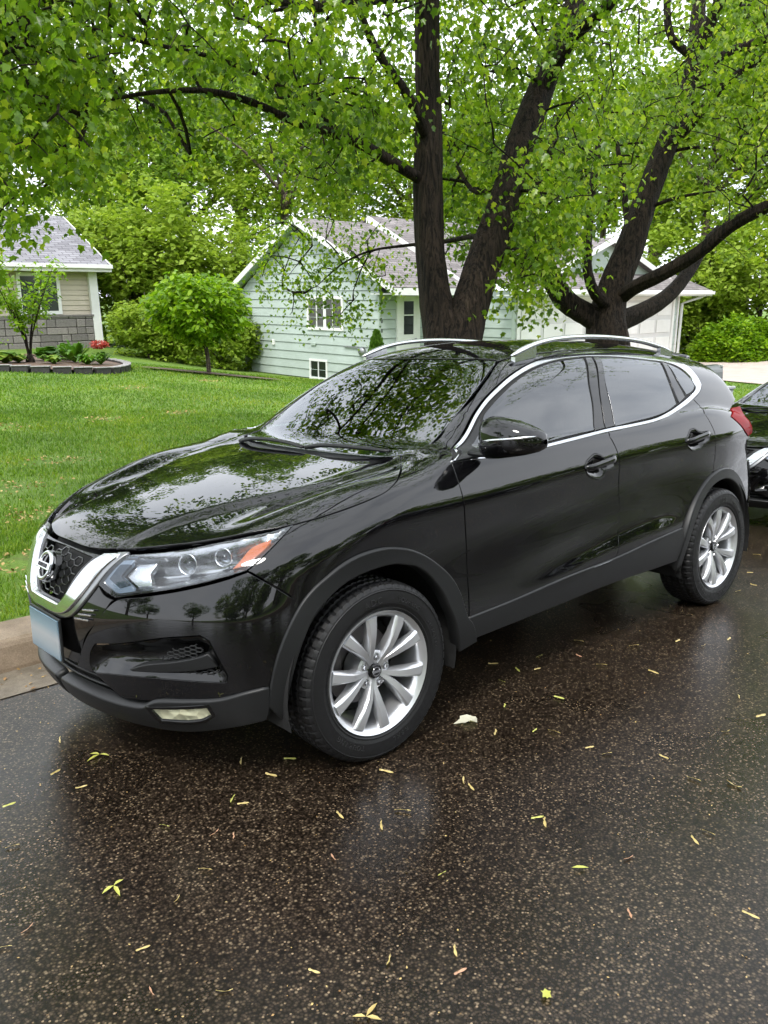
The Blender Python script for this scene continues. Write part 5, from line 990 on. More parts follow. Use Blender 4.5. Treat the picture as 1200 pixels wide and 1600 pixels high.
def flare_ring(cx, cz, ro, ri, a0, a1, n=24):
    t = np.radians(np.linspace(a0, a1, n))
    return [(cx+ro*math.cos(q), -.89, cz+ro*math.sin(q)) for q in t]+[(cx+ri*math.cos(q), -.89, cz+ri*math.sin(q)) for q in t[::-1]]
ZC = .340
def wheel_proto():
    """front left wheel about its own centre; outer face towards -y"""
    rim = MB()
    rim.lathe([(.212, .10), (.200, .09), (.195, .0), (.197, -.055), (.205, -.080), (.214, -.090), (.222, -.096), (.2275, -.1005), (.2285, -.098), (.2285, -.085)], 72)
    rim.lathe([(.001, -.058), (.040, -.060), (.062, -.062), (.074, -.055), (.078, -.035), (.078, .02)], 40)
    rim.v = [(x*1.035, y, z*1.035) for x, y, z in rim.v]
    w = rim.build('wheel', m_alloy, None, smooth=True, angle=35)
    ty = MB(); n = 300
    prof = [(.234, .085), (.239, .096), (.265, .106), (.302, .1075), (.322, .103), (.334, .094), (.3405, .080), (.342, .062), (.335, .060), (.335, .052), (.3425, .050), (.343, .026), (.336, .024), (.336, .016), (.343, .014)]
    prof = prof+[(r, -y) for r, y in prof[::-1]]
    V = []; k = len(prof)
    for j in range(n):
        t = 2*math.pi*j/n
        for i, (r, y) in enumerate(prof):
            rr = r
            if abs(y) > .075 and r > .318 and j % 5 == 0: rr -= .0045 if r > .33 else .002
            if abs(y) <= .062 and r > .34 and (j+(1 if y > 0 else 0)) % 4 == 0: rr -= .005
            V.append((rr*math.cos(t), y, rr*math.sin(t)))
    Fc = [(j*k+i, j*k+i+1, ((j+1) % n)*k+i+1, ((j+1) % n)*k+i) for j in range(n) for i in range(k-1)]
    ty.add(V, Fc)
    ty.lathe([(.243, -.0995), (.247, -.1025), (.251, -.1020)], 96)
    ty.lathe([(.312, -.1068), (.316, -.1078), (.319, -.1050)], 96)
    ty.build('tyre', m_rubber, w, smooth=True, angle=18)
    for word, a_mid, size in (('ADC', 97, .036), ('TOURING', 236, .026), ('RSXL', 288, .026), ('215/60R17', 20, .017), ('TOURING', 60, .022)):
        stp = size*.86/.283; m0 = (len(word)-1)/2; lt = MB()
        for i, ch in enumerate(word):
            V, F2 = text_arrays(ch, size, .0011)
            if not len(V): continue
            a = math.radians(a_mid)-(i-m0)*stp
            # local text x -> tangential (clockwise seen from outside), y -> radial
            rad = np.array([math.cos(a), 0, math.sin(a)]); tg = np.array([math.sin(a), 0, -math.cos(a)])
            P = V[:, :1]*tg+(V[:, 1:2]+.280)*rad+np.array([0, -.1078, 0])-V[:, 2:3]*np.array([0, 1, 0])
            lt.add(P, F2)
        lt.build('sidewall_lettering', m_letter, w)['kind'] = 'stuff'
    sp = None
    for g in range(5):
        for sd in (-1, 1):
            b = MB(); th = math.radians(43+72*g); secs = []
            for r, of, wd, yf, dp in ((.030, .004, .018, -.064, .05), (.065, .0095, .027, -.074, .05), (.10, .020, .034, -.088, .045), (.14, .035, .040, -.0965, .038), (.18, .0505, .046, -.0985, .03), (.212, .0625, .052, -.0945, .02)):
                a = th+sd*math.asin(of/r); rad = np.array([math.cos(a), 0, math.sin(a)]); tg = np.array([-math.sin(a), 0, math.cos(a)])
                c = rad*r
                secs.append([c+tg*wd*u+np.array([0, yf+dp*v, 0]) for u, v in ((-.5, 1), (-.5, .34), (-.40, .10), (-.30, .0), (.30, .0), (.40, .10), (.5, .34), (.5, 1))])
            V = [p for s_ in secs for p in s_]; q = 8
            Fc = [(i*q+j, i*q+(j+1) % q, (i+1)*q+(j+1) % q, (i+1)*q+j) for i in range(5) for j in range(q)]+[tuple(range(q)), tuple(range(5*q, 6*q))]
            b.add(np.array(V)*[1.035, 1, 1.035], Fc); b.build('spoke', m_alloy, w, smooth=True, angle=24)
    for g in range(5):
        a = math.radians(79+72*g); b = MB(); c = (.054*math.cos(a), 0, .054*math.sin(a))
        b.lathe([(.0005, -.071), (.007, -.071), (.009, -.068), (.009, -.05)], 6, c=c); b.lathe([(.011, -.0635), (.0145, -.0628), (.0145, -.05)], 16, c=c); b.build('lug_nut', m_satin, w, smooth=True, angle=30)
    cp = MB(); cp.lathe([(.0005, -.0745), (.024, -.0745), (.0275, -.072), (.029, -.06)], 32); cp.build('centre_cap', m_gblack, w, smooth=True, angle=30)
    em = MB(); em.lathe([(.0145, -.0745), (.0150, -.0765), (.0180, -.0765), (.0185, -.0745)], 28); em.box((0, -.0758, 0), (.041, .003, .0085)); em.build('cap_emblem', m_chrome, w)
    d = MB(); d.lathe([(.07, .028), (.15, .028), (.152, .034), (.152, .046)], 40); d.lathe([(.07, -.005), (.075, -.01), (.075, .028)], 30); d.build('brake_disc', m_disc, w, smooth=True, angle=30)
    d = MB(); d.box((-.135, .025, .02), (.055, .06, .13)); d.build('brake_caliper', m_disc, w, bevel=.008)
    bk = MB(); bk.lathe([(.001, .06), (.19, .06)], 32); bk.build('hub_back', m_black, w)
    vs = MB(); a = math.radians(43+72*3+36+18); vs.tube([(.19*math.cos(a), -.075, .19*math.sin(a)), (.178*math.cos(a), -.088, .178*math.sin(a))], .004, 8); vs.build('valve_stem', m_black, w)
    return w
def build_car():
    car = empty('parked_car')
    o = OUT; S = (0, -1, .12)
    P = lambda *a, **k: panel(*a, parent=car, **k)
    # ---- large panels
    hn = [tuple(p) for p in o['hood_near'] if p[1] < -.05]
    hood = P('hood', sym([(hn[0][0]-.008, 0, .83)]+hn+[(.283, 0, 1.06)]), (-.30, 0, .95), m_paint, mirror=False, res=.024)
    fd = P('fender', o['fender'], (-.3, -.85, .42), m_paint)
    dlab = ('near', 'far')
    d1 = P('front_door', o['front_door'], S, m_paint, holes=[o['handle_f']])
    d2 = P('rear_door', o['rear_door'], S, m_paint, holes=[o['handle_r']])
    ws = [(.46, -.625, 1.095), (.58, -.622, 1.13), (.68, -.612, 1.2), (.83, -.588, 1.28), (.99, -.548, 1.37), (1.148, -.49, 1.44)]
    ditch = [(1.30, -.505, 1.46), (1.6, -.515, 1.48), (2.0, -.512, 1.48), (2.4, -.495, 1.46), (2.75, -.47, 1.42), (2.93, -.45, 1.40)]
    rseam = [(3.00, -.50, 1.36), (3.04, -.60, 1.26), (3.07, -.69, 1.14)]
    lamp_in = [(2.93, -.785, 1.118), (2.78, -.865, 1.088), (2.86, -.87, 1.038), (2.94, -.87, .985), (3.02, -.85, .945)]
    arc = lambda a0, a1, n, r=.455: [(2.646+r*math.cos(q), -.88, ZC+r*math.sin(q)) for q in np.radians(np.linspace(a0, a1, n))]
    rd = [tuple(p) for p in o['rear_door']]
    # door edge of the quarter: the rear shut line of the rear door from the belt down to the arch
    shut = sorted([p for p in rd if p[0] > 2.36 and p[2] > .78], key=lambda p: -p[2])
    ch = [tuple(p) for p in o['chrome_o']]
    kick = max(range(len(ch)), key=lambda i: ch[i][0])
    belt_i = min(range(kick, len(ch)), key=lambda i: abs(ch[i][0]-shut[0][0]))
    frame = [(p[0], p[1], p[2]) for p in ws]+ditch+rseam+lamp_in+[(3.10, -.82, .79), (3.0, -.86, .765)]+arc(62, 104, 6)+shut[::-1]+ch[1:belt_i+1][::-1]+[(.47, -.80, 1.08), (.50, -.72, 1.095)]
    P('body_side', frame, (0, -.93, .36), m_paint, corner=40)
    roof = P('roof', sym([(1.088, 0, 1.455), (1.10, -.25, 1.455), (1.15, -.485, 1.44)]+[(a, b+.004, c) for a, b, c in ditch]+[(2.95, -.2, 1.42), (2.955, 0, 1.43)]), (0, 0, 1), m_paint, mirror=False, res=.03)
    # ---- front end
    P('front_bumper', o['bumper'], (-.72, -.69, 0), m_paint, holes=[o['recess']])
    vz = lambda L: [(-.8, y, z) for y, z in L]
    fas = vz([(0, .822), (-.20, .822), (-.29, .826), (-.335, .80), (-.31, .765), (-.298, .735), (-.345, .70), (-.39, .69), (-.34, .61), (-.26, .53), (-.215, .46), (-.17, .405), (0, .40)])
    hole = vz([(0, .635), (-.095, .637), (-.12, .66), (-.165, .74), (-.215, .806), (0, .812)])
    fascia = P('grille_surround', sym(fas), (-1, 0, .1), m_gblack, mirror=False, holes=[sym(hole)], off=-.004)
    V_in = [(0, .622), (-.120, .622), (-.156, .652), (-.208, .735), (-.252, .80), (-.285, .832)]
    V_out = [(-.345, .842), (-.312, .785), (-.270, .715), (-.220, .650), (-.175, .612), (-.135, .598), (0, .594)]
    P('chrome_grille_bar', sym(vz(V_in+V_out)), (-1, 0, .1), m_chrome, mirror=False, off=.014, flange=.03, rnd=.006, gap=0, res=.012)
    P('grille_bar_edge', sym(vz([(0, .61), (-.14, .612), (-.20, .66), (-.25, .735), (-.30, .80), (-.33, .842)]+[(-.366, .848), (-.336, .785), (-.293, .708), (-.242, .640), (-.19, .596), (-.14, .580), (0, .576)])), (-1, 0, .1), m_satin2, mirror=False, off=.005, flange=.03, rnd=.004, gap=0, res=.012)
    # honeycomb grille
    def comb(name, poly, off, cell, r, mirror, dirn, parent=car):
        n = unit(dirn); e1 = unit(np.cross([0, 0, 1.], n)); e2 = np.cross(n, e1); E = np.stack([e1, e2], 1); L = np.array(poly, float); L2 = L@E
        if area2(L2) < 0: L2 = L2[::-1]
        lo, hi = L2.min(0), L2.max(0); b = MB(); segs = []
        hx, hy = cell*1.05, cell*.62
        for i in range(int((hi[0]-lo[0])/(1.5*hx))+3):
            for j in range(int((hi[1]-lo[1])/(2*hy*.87))+3):
                c = lo+np.array([(i-.5)*1.5*hx, (j-.5)*1.74*hy+(.87*hy if i % 2 else 0)])
                q = [c+np.array([hx*math.cos(t), hy*math.sin(t)]) for t in np.radians([0, 60, 120, 180])]
                segs += [(q[0], q[1]), (q[1], q[2]), (q[2], q[3])]
        A = np.array(segs); k = inside(A[:, 0], L2) & inside(A[:, 1], L2); A = A[k]
        dm = (L@n).max()+.2
        pts = []
        for w_ in (0, 1):
            O = A[:, w_, :1]*e1+A[:, w_, 1:]*e2+n*dm; pts.append(march(O, np.repeat(-n[None], len(O), 0), off)[0])
        for a, c in zip(*pts): b.tube([a, c], r, 5, cap=False)
        mm = m_gblack if not mirror else m_plastic; me = b.mesh(name, mm, smooth=True); link(name, me, parent)
        if mirror:
            b2 = MB(); b2.add(np.array(b.v)*[1, -1, 1], [f[::-1] for f in b.f]); b2.build(name, mm, parent, smooth=True)
    comb('grille_mesh', sym(hole), -.006, .027, .0035, False, (-1, 0, .1))
    P('grille_back', sym(vz([(0, .60), (-.15, .62), (-.26, .815), (0, .822)])), (-1, 0, .1), m_black, mirror=False, off=-.05, gap=0)
    for i, zz in enumerate((.598, .617, .636)):
        b = MB(); c0 = np.array([[-1.2, -.222-.022*i, zz], [-1.2, -.30-.012*i, zz+.006]]); q, _ = march(c0, np.repeat([[1., 0, 0]], 2, 0), .004); b.tube(q, .0035, 6); b.build('vent_slat', m_satin, car)
        b = MB(); b.tube(q*[1, -1, 1], .0035, 6); b.build('vent_slat', m_satin, car)
    # emblem: ring and bar with its lettering
    ec = np.array([-.852, 0, .752]); En = unit((-1, 0, .42)); Ex = np.array([0, -1., 0]); Ey = np.cross(En, Ex)
    Em = np.stack([Ex, Ey, En], 1)
    b = MB(); ring = []
    for j in range(40):
        t = 2*math.pi*j/40
        ring.append(ec+.049*(Ex*math.cos(t)+Ey*math.sin(t)))
    b.tube(ring+[ring[0], ring[1]], .0085, 8, cap=False); em = b.build('emblem_ring', m_chrome, car, smooth=True)
    b = MB(); b.box(ec+En*.006, (.126, .027, .012), Em); b.build('emblem_bar', m_chrome, em, bevel=.003)
    V, F2 = text_arrays('NISSAN', .0215, .0012, 1.05); b = MB(); b.add(ec+En*.0132+V@Em.T, F2); b.build('emblem_lettering', m_gblack, em)
    b = MB(); b.lathe([(.001, .0), (.060, 0), (.062, -.02)], 32, 'z'); b.v = [tuple(ec-En*.012+np.array(v)@Em.T) for v in b.v]; b.build('emblem_back', m_gblack, car, smooth=True, angle=30)
    b = MB(); b.box((-.884, -.015, .502), (.006, .27, .15)); b.build('number_plate', m_plate, car, bevel=.002)['label'] = 'pale blue front number plate, its print unreadable'
    b = MB(); b.box((-.877, -.015, .502), (.008, .285, .165)); b.build('plate_holder', m_plastic, car, bevel=.003)
    P('lower_intake', sym(vz([(0, .41), (-.18, .415), (-.32, .42), (-.44, .35), (-.50, .29), (0, .285)])), (-1, 0, .1), m_black, mirror=False, off=-.045, gap=0)
    for i, (y, zz) in enumerate(((.345, .30), (.375, .33))):
        b = MB(); ys = np.linspace(-.42, .42, 15); q, _ = march(np.stack([-1.2+0*ys, ys, y+0*ys], 1), np.repeat([[1., 0, 0]], 15, 0), -.022); b.tube(q, .006, 6); b.build('intake_bar', m_plastic, car, smooth=True)
    lip = [(-.82, 0, .305), (-.82, -.18, .305), (-.81, -.32, .300), (-.79, -.42, .298), (-.765, -.50, .306), (-.744, -.549, .335), (-.676, -.657, .352), (-.603, -.746, .364), (-.531, -.809, .389), (-.469, -.846, .402), (-.470, -.845, .34), (-.474, -.832, .29), (-.56, -.75, .262), (-.68, -.62, .228), (-.75, -.45, .222), (-.78, -.2, .226), (-.79, 0, .228)]
    P('bumper_lip', lip, (-.75, -.64, .05), m_plastic, off=.018, flange=.05, rnd=.008, gap=0, holes=[o['fog']])
    fg = np.array(o['fog']); fc_ = fg.mean(0); P('fog_bezel', [tuple(fc_+(p-fc_)*[1.10, 1.10, 1.28]) for p in fg], (-.72, -.69, 0), m_gblack, off=.020, flange=.02, rnd=.003, gap=0, holes=[o['fog']]); P('fog_lamp', o['fog'], (-.72, -.69, 0), m_fogl, off=.012, flange=.03, gap=.001)
    for pr in (0, 1):
        pass
    P('intake_recess', o['recess'], (-.72, -.69, 0), m_gblack, off=.0, dish=(.045, .05), gap=0, flange=0)
    comb('intake_mesh', o['comb_up'], -.016, .013, .0028, True, (-.72, -.69, 0)); comb('intake_mesh', o['comb_lo'], -.016, .013, .0028, True, (-.72, -.69, 0))
    P('intake_blade', o['blade'], (-.72, -.69, 0), m_plastic, off=-.004, flange=.03, rnd=.004, gap=0, res=.012)
    # headlamps: bowl, light guides, reflectors, amber corner, clear cover
    hl = o['head_lens']; hd = (-.62, -.70, .35)
    for q in P('headlamp', hl, hd, m_lampd, off=-.004, dish=(.075, .06), gap=.001, flange=0, res=.015): q['label'] = 'clear headlamp with grey light guide and amber corner'
    P('light_guide', o['drl'], hd, m_drl, off=-.014, gap=0, res=.012, flange=.02, rnd=.003)
    dr = np.array(o['drl']); c = dr.mean(0)
    P('light_guide_core', [tuple(c+(p-c)*.62+np.array([.0, -.0, .0])) for p in dr], hd, m_drld, off=-.010, gap=0, res=.012, flange=.01)
    P('lamp_reflector', o['reflector'], hd, m_lamp, off=-.03, gap=0, res=.012, flange=.02, rnd=.004)
    am = np.array(o['amber']); amc = am.mean(0)+[.012, -.006, -.004]; P('amber_reflector', [tuple(amc+(p-amc)*.80) for p in am], hd, m_amber, off=-.012, gap=0, res=.012, flange=.02)
    for cpt, rr, f in (((-.60, -.585, .81), .035, .10), ((-.515, -.675, .835), .031, .09)):
        for s_ in (1, -1):
            ax = unit((-.80, -.42*s_, .12)); c = np.array(cpt)*[1, s_, 1]+np.array([.035, .02*s_, -.004]); a1 = unit(np.cross(ax, [0, 0, 1.])); a2 = np.cross(ax, a1); M = np.stack([a1, a2, ax], 1)
            b = MB(); b.lathe([(rr*1.05, .022), (rr*1.02, .026), (rr*.92, .020), (rr*.75, -.01), (rr*.4, -.025), (.001, -.03)], 28, 'z'); b.v = [tuple(c+M@np.array(v)) for v in b.v]; pj = b.build('projector_bowl', m_lamp, car, smooth=True)
            b = MB(); b.lathe([(rr*.62, .0), (rr*.58, .010), (rr*.42, .020), (rr*.2, .025), (.0005, .026)], 24, 'z'); b.v = [tuple(c+M@np.array(v)) for v in b.v]; b.build('projector_lens', m_lens, pj, smooth=True)
    ha = np.array(hl); hc_ = ha.mean(0); P('lamp_bezel', hl, hd, m_lampb, off=-.003, gap=.002, flange=.012, res=.012, holes=[[tuple(hc_+(p-hc_)*[.965, .965, .90]) for p in ha]])
    P('lamp_cover', hl, hd, m_lens, off=.001, gap=.001, res=.015, flange=.004)
    # ---- lower cladding
    ff = [tuple(p) for p in o['front_flare']]+[(-.418, -.86, .285)]
    P('arch_flare', ff, S, m_plastic, off=.016, flange=.055, rnd=.007, gap=.001, corner=45)
    P('arch_flare', flare_ring(2.646, ZC, .455, .405, -8, 189), S, m_plastic, off=.016, flange=.055, rnd=.007, gap=.001, corner=45)
    sl = [tuple(p) for p in o['sill']]
    P('sill_cladding', sl, S, m_plastic, off=.010, flange=.05, rnd=.006, gap=.001)
    st = np.array(sl[:6]); q, _ = march(st+[0, -.4, 0], np.repeat([[0, 1., 0]], len(st), 0), .006)
    for s_ in (1, -1): b = MB(); b.tube(q*[1, s_, 1], .0022, 6); b.build('sill_trim', m_satin2, car, smooth=True)
    # ---- glass
    wsh = sym([(1.082, 0, 1.452), (1.095, -.25, 1.450)]+[(1.14, -.478, 1.44)]+[(x, y+.012, zz) for x, y, zz in ws[::-1][1:]]+[(.41, -.55, 1.075), (.365, -.32, 1.065), (.352, 0, 1.06)])
    w_ = P('windscreen', wsh, (-.6, 0, .8), m_wind, mirror=False, off=-.003, res=.03)
    P('cowl', sym([(.286, 0, 1.06), (.302, -.3, 1.06), (.36, -.48, 1.07), (.41, -.575, 1.08), (.455, -.61, 1.09), (.405, -.55, 1.075), (.362, -.32, 1.065), (.349, 0, 1.06)]), (-.3, 0, .95), m_plastic, mirror=False, off=-.016, gap=0)
    P('window_frame', o['chrome_i'], S, m_black, off=-.010, gap=0, holes=[o['win_front'], o['win_rear'], o['win_quarter']], flange=.02)
    P('window_trim', o['chrome_o'], S, m_chrome, off=.004, gap=.0035, rnd=.002, holes=[o['chrome_i']], flange=.02, res=.012)
    for nm in ('win_front', 'win_rear', 'win_quarter'): P('side_window', o[nm], S, m_glass, off=-.004, gap=.0, flange=.004)
    P('mirror_sail', o['mirror_tri'], S, m_plastic, off=.0, gap=.001)
    for nm in ('b_trim1', 'b_trim2', 'c_trim'): P('pillar_trim', o[nm], S, m_gblack, off=.001, gap=.001)
    # ---- rear end
    lampr = [(2.78, -.865, 1.088), (2.93, -.785, 1.118), (3.08, -.70, 1.115), (3.20, -.55, 1.085), (3.26, -.55, .99), (3.15, -.72, .96), (3.02, -.85, .945), (2.94, -.87, .985), (2.86, -.87, 1.038)]
    for q in P('tail_lamp', lampr, (.55, -.83, .1), m_red, off=.004): q['label'] = 'red wraparound tail lamp'
    P('rear_bumper', [(3.0, -.86, .765)]+arc(60, -6, 10)+[(3.2, -.72, .28), (3.3, -.5, .27), (3.36, 0, .27), (3.40, 0, .70), (3.33, -.45, .74), (3.2, -.72, .78), (3.10, -.82, .79)], (.72, -.69, 0), m_paint)
    tg = [(3.40, 0, .71), (3.33, -.45, .75), (3.2, -.70, .795), (3.15, -.72, .955), (3.26, -.55, .985), (3.2, -.55, 1.085), (3.08, -.69, 1.13), (3.04, -.60, 1.26), (3.0, -.50, 1.36), (2.95, -.44, 1.41), (2.965, 0, 1.43)]
    rw = [(3.12, 0, 1.13), (3.10, -.45, 1.13), (3.06, -.56, 1.17), (3.0, -.5, 1.33), (2.98, -.42, 1.37), (2.99, 0, 1.385)]
    P('tailgate', sym(tg), (.93, 0, .35), m_paint, mirror=False, holes=[sym(rw)], res=.03)
    P('rear_window', sym(rw), (.93, 0, .35), m_glass, mirror=False, off=-.003, gap=0, res=.03)
    b = MB(); ys = np.linspace(-.46, .46, 13); q, _ = march(np.stack([2.955+0*ys, ys, 1.8+0*ys], 1), np.repeat([[0, 0, -1.]], 13, 0), .0)
    b.tube(q+[.02, 0, -.004], .03, 10, flat=(.45, 1.5)); b.build('roof_spoiler', m_paint, car, smooth=True)
    # ---- door handles, mirrors, rails, wipers
    for nm, hn_ in (('handle_f', 1), ('handle_r', 2)):
        L = np.array(o[nm]); P('handle_cup', o[nm], S, m_gblack, dish=(.03, .05), gap=0, flange=0, res=.01)
        P('handle_rim', o[nm], S, m_gblack, off=.0012, gap=0, holes=[[tuple(L.mean(0)+(p-L.mean(0))*.955) for p in L]], flange=.003, res=.01)
        x0, x1 = L[:, 0].min()+.004, L[:, 0].max()-.004; zc = L[:, 2].mean()+.008; sl_ = .10
        t = np.linspace(0, 1, 13); xs = x0+(x1-x0)*t
        q, _ = march(np.stack([xs, -1.5+0*xs, zc-.008+sl_*(xs-x0)], 1), np.repeat([[0, 1., 0]], 13, 0), 0)
        q[:, 1] -= .022*np.clip(np.sin(np.pi*np.clip(t*1.02, 0, 1))*2.2, 0, 1)-.004
        for s_ in (1, -1):
            b = MB(); b.tube(q*[1, s_, 1], np.interp(t, [0, .1, .5, .9, 1], [.011, .015, .0165, .017, .013]), 12, flat=(1, .62)); b.build('door_handle', m_paint, car, smooth=True)
    for s_ in (1, -1):
        if s_ == 1:
            th = np.linspace(0, 2*np.pi, 41)[:-1]; secs = []; c = np.array([.615, -1.0, 1.158])
            # sections run from the inner to the outer end of the head
            for k, (t, hx, hz, dx, dz) in enumerate(((-1, .010, .008, .0, -.004), (-.985, .050, .045, .0, -.004), (-.92, .070, .064, -.002, -.002), (-.7, .080, .073, -.006, .0), (-.3, .083, .076, -.006, .002), (.1, .081, .075, 0, .002), (.5, .073, .069, .012, -.002), (.8, .058, .057, .028, -.006), (.94, .040, .042, .040, -.008), (1, .012, .014, .05, -.01))):
                for q in th:
                    cx, cz = np.cos(q), np.sin(q); ex = np.sign(cx)*abs(cx)**.72*hx; ez = np.sign(cz)*abs(cz)**.72*hz
                    if ex > 0: ex *= .85
                    secs.append(c+np.array([ex+dx, -.122*t, ez+dz]))
            V = np.array(secs); q_ = 40; Fc = [(i*q_+j, i*q_+(j+1) % q_, (i+1)*q_+(j+1) % q_, (i+1)*q_+j) for i in range(9) for j in range(q_)]
            V[:, 2] -= .018*(-(V[:, 1]-c[1])/.122) * np.clip((V[:, 2]-c[2])/.07, 0, 1)
            V[:, 2] += .020*np.clip(-(V[:, 1]-c[1])/.122+.1, -1, 1)*np.clip(-(V[:, 2]-c[2])/.07, 0, 1)
            b = MB(); b.add(V*[1, s_, 1], Fc); mr = b.build('door_mirror', m_paint, car, smooth=True)
            # bright strip across the cap
            tt = np.linspace(-.62, .93, 14); strip = []
            for t in tt:
                hx = np.interp(t, [-1, -.7, -.3, .1, .5, .8, .94, 1], [.05, .080, .083, .081, .073, .058, .040, .012]); dx = np.interp(t, [-.3, .1, .5, .8, .94, 1], [-.006, 0, .012, .028, .04, .05])
                strip.append(c+np.array([-hx*.995+dx, -.122*t, .004+.014*t]))
            b = MB(); b.tube(np.array(strip)*[1, s_, 1], np.interp(tt, [-.62, -.4, .9, .93], [.001, .0055, .005, .003]), 8, flat=(1, .7)); b.build('indicator_strip', m_satin, mr, smooth=True)
            b = MB(); b.box(c*[1, s_, 1]+np.array([.060, .012, -.002]), (.004, .15, .09)); b.build('mirror_glass', m_chrome, mr, bevel=.0015)
            b = MB(); b.tube(np.array([(.575, -.835, 1.098), (.58, -.885, 1.094), (.585, -.93, 1.095), (.60, -.965, 1.105)])*[1, s_, 1], [.035, .030, .027, .03], 12, flat=(.45, 1.25)); b.build('mirror_stalk', m_plastic, mr, smooth=True)
        rl = smooth_loop([(1.185, -.53, 1.464), (1.26, -.53, 1.490), (1.38, -.53, 1.520), (1.54, -.53, 1.540), (1.87, -.53, 1.547), (2.31, -.528, 1.520), (2.56, -.52, 1.482), (2.66, -.515, 1.462)], .03, closed=False)
        n_ = len(rl); t = np.linspace(0, 1, n_)
        b = MB(); b.tube(rl*[1, s_, 1], np.interp(t, [0, .05, .12, .9, .97, 1], [.007, .017, .016, .016, .015, .007]), 12, flat=(.8, 1.1)); rr = b.build('roof_rail', m_satin, car, smooth=True)
        for x0, x1 in ((1.20, 1.36), (2.52, 2.65)):
            b = MB(); xs = np.linspace(x0, x1, 7); zz = np.interp(xs, rl[:, 0], rl[:, 2]); V = []; Fc = []
            g, _ = march(np.stack([xs, -.525+0*xs, 1.9+0*xs], 1), np.repeat([[0, 0, -1.]], 7, 0), 0)
            for i in range(7):
                for yy in (-.541, -.517): V += [(xs[i], yy*s_, zz[i]-.006), (xs[i], yy*s_, min(g[i, 2]-.006, zz[i]-.01))]
            for i in range(6): a = 4*i; Fc += [(a, a+4, a+5, a+1), (a+2, a+3, a+7, a+6)]
            Fc += [(0, 1, 3, 2), (24, 26, 27, 25)]
            b.add(V, Fc); b.build('rail_foot', m_satin, rr)
    for pts in ([(.335, .50, 1.068), (.33, .40, 1.088), (.318, .1, 1.094), (.305, -.05, 1.082)], [(.352, -.02, 1.075), (.345, -.14, 1.094), (.37, -.40, 1.098), (.39, -.53, 1.094)]):
        b = MB(); q = smooth_loop(pts, .03, 80, closed=False); b.tube(q, np.linspace(.011, .006, len(q)), 6); wp = b.build('wiper', m_plastic, car, smooth=True)
        b = MB(); q2 = q[len(q)//3:].copy()+[.012, 0, .001]; b.tube(q2, .006, 6); b.build('wiper_blade', m_black, wp, smooth=True)
    # ---- underside, wheel housings, cabin
    b = MB(); b.box2((-.45, -.60, .22), (3.15, .60, .28)); b.build('underbody', m_black, car)
    for wx in (0, 2.646):
        for s_ in (1, -1):
            b = MB(); n = 28; V = []; R_ = .418
            for i in range(n+1):
                a = math.radians(-14+208*i/n); V += [(wx+R_*math.cos(a), -.885*s_, ZC+R_*math.sin(a)), (wx+R_*math.cos(a), -.52*s_, ZC+R_*math.sin(a))]
            Fc = [(2*i, 2*i+1, 2*i+3, 2*i+2) for i in range(n)]+[tuple(range(1, 2*n+2, 2))]
            b.add(V, Fc); b.build('wheel_housing', m_black, car)
    b = MB(); b.box2((.42, -.70, .80), (.80, .70, 1.02)); b.build('dashboard', m_dash, car, bevel=.05)
    for yy in (-.36, .36):
        b = MB(); b.box2((1.02, yy-.25, .60), (1.52, yy+.25, .74)); b.box((1.56, yy, .98), (.14, .48, .56), ((.97, 0, .22), (0, 1, 0), (-.22, 0, .97))); st_ = b.build('seat', m_seat, car, bevel=.03)
        b = MB(); b.box((1.66, yy, 1.31), (.10, .26, .15)); b.build('headrest', m_seat, st_, bevel=.03)
    b = MB(); b.box2((1.95, -.62, .60), (2.35, .62, .74)); b.box((2.45, 0, .98), (.14, 1.24, .50), ((.97, 0, .22), (0, 1, 0), (-.22, 0, .97))); b.build('rear_seat', m_seat, car, bevel=.03)
    b = MB(); rg = [(.86+.05*math.sin(t)+.0, -.36+.18*math.cos(t), .97+.17*math.sin(t)) for t in np.linspace(0, 2*np.pi, 25)]; b.tube(rg, .014, 8, cap=False); b.tube([(.72, -.36, .92), (.86, -.36, .97)], .03, 8); b.tube([(.86, -.53, .97), (.86, -.19, .97)], .02, 6); b.build('steering_wheel', m_dash, car, smooth=True)
    b = MB(); b.box2((.35, -.66, .30), (2.9, .66, .60)); b.build('cabin_floor', m_black, car)
    b = MB(); b.box((1.13, 0, 1.405), (.03, .22, .06)); b.build('interior_mirror', m_black, car, bevel=.01)
    # ---- wheels
    w0 = wheel_proto(); w0.parent = car
    spots = [(0, -.795, -.03, 0), (2.646, -.795, 0, 9), (0, .795, math.pi, 25), (2.646, .795, math.pi, 50)]
    for i, (x, y, rz, rot) in enumerate(spots):
        w = w0 if i == 0 else copy_tree(w0, car)
        w.location = (x, y, ZC); w.rotation_euler = Matrix.Rotation(rz, 3, 'Z').__matmul__(Matrix.Rotation(math.radians(rot), 3, 'Y')).to_euler()
    return car
car = build_car()
tag(car, 'glossy black crossover with silver alloy wheels parked at the kerb', 'car')
# ---------------------------------------------------------------- the car parked behind
c2 = copy_tree(car); c2.location = (5.66, .06, 0); c2.scale = (1.2, 1.0, .80)
tag(c2, 'dark car at the right edge, only its front corner in view', 'car')
c3 = copy_tree(car); c3.location = (7.2, -7.05, 0); c3.rotation_euler = (0, 0, math.pi); c3.scale = (1.04, 1, .9)
tag(c3, 'dark car parked across the street, seen only mirrored in the doors', 'car')
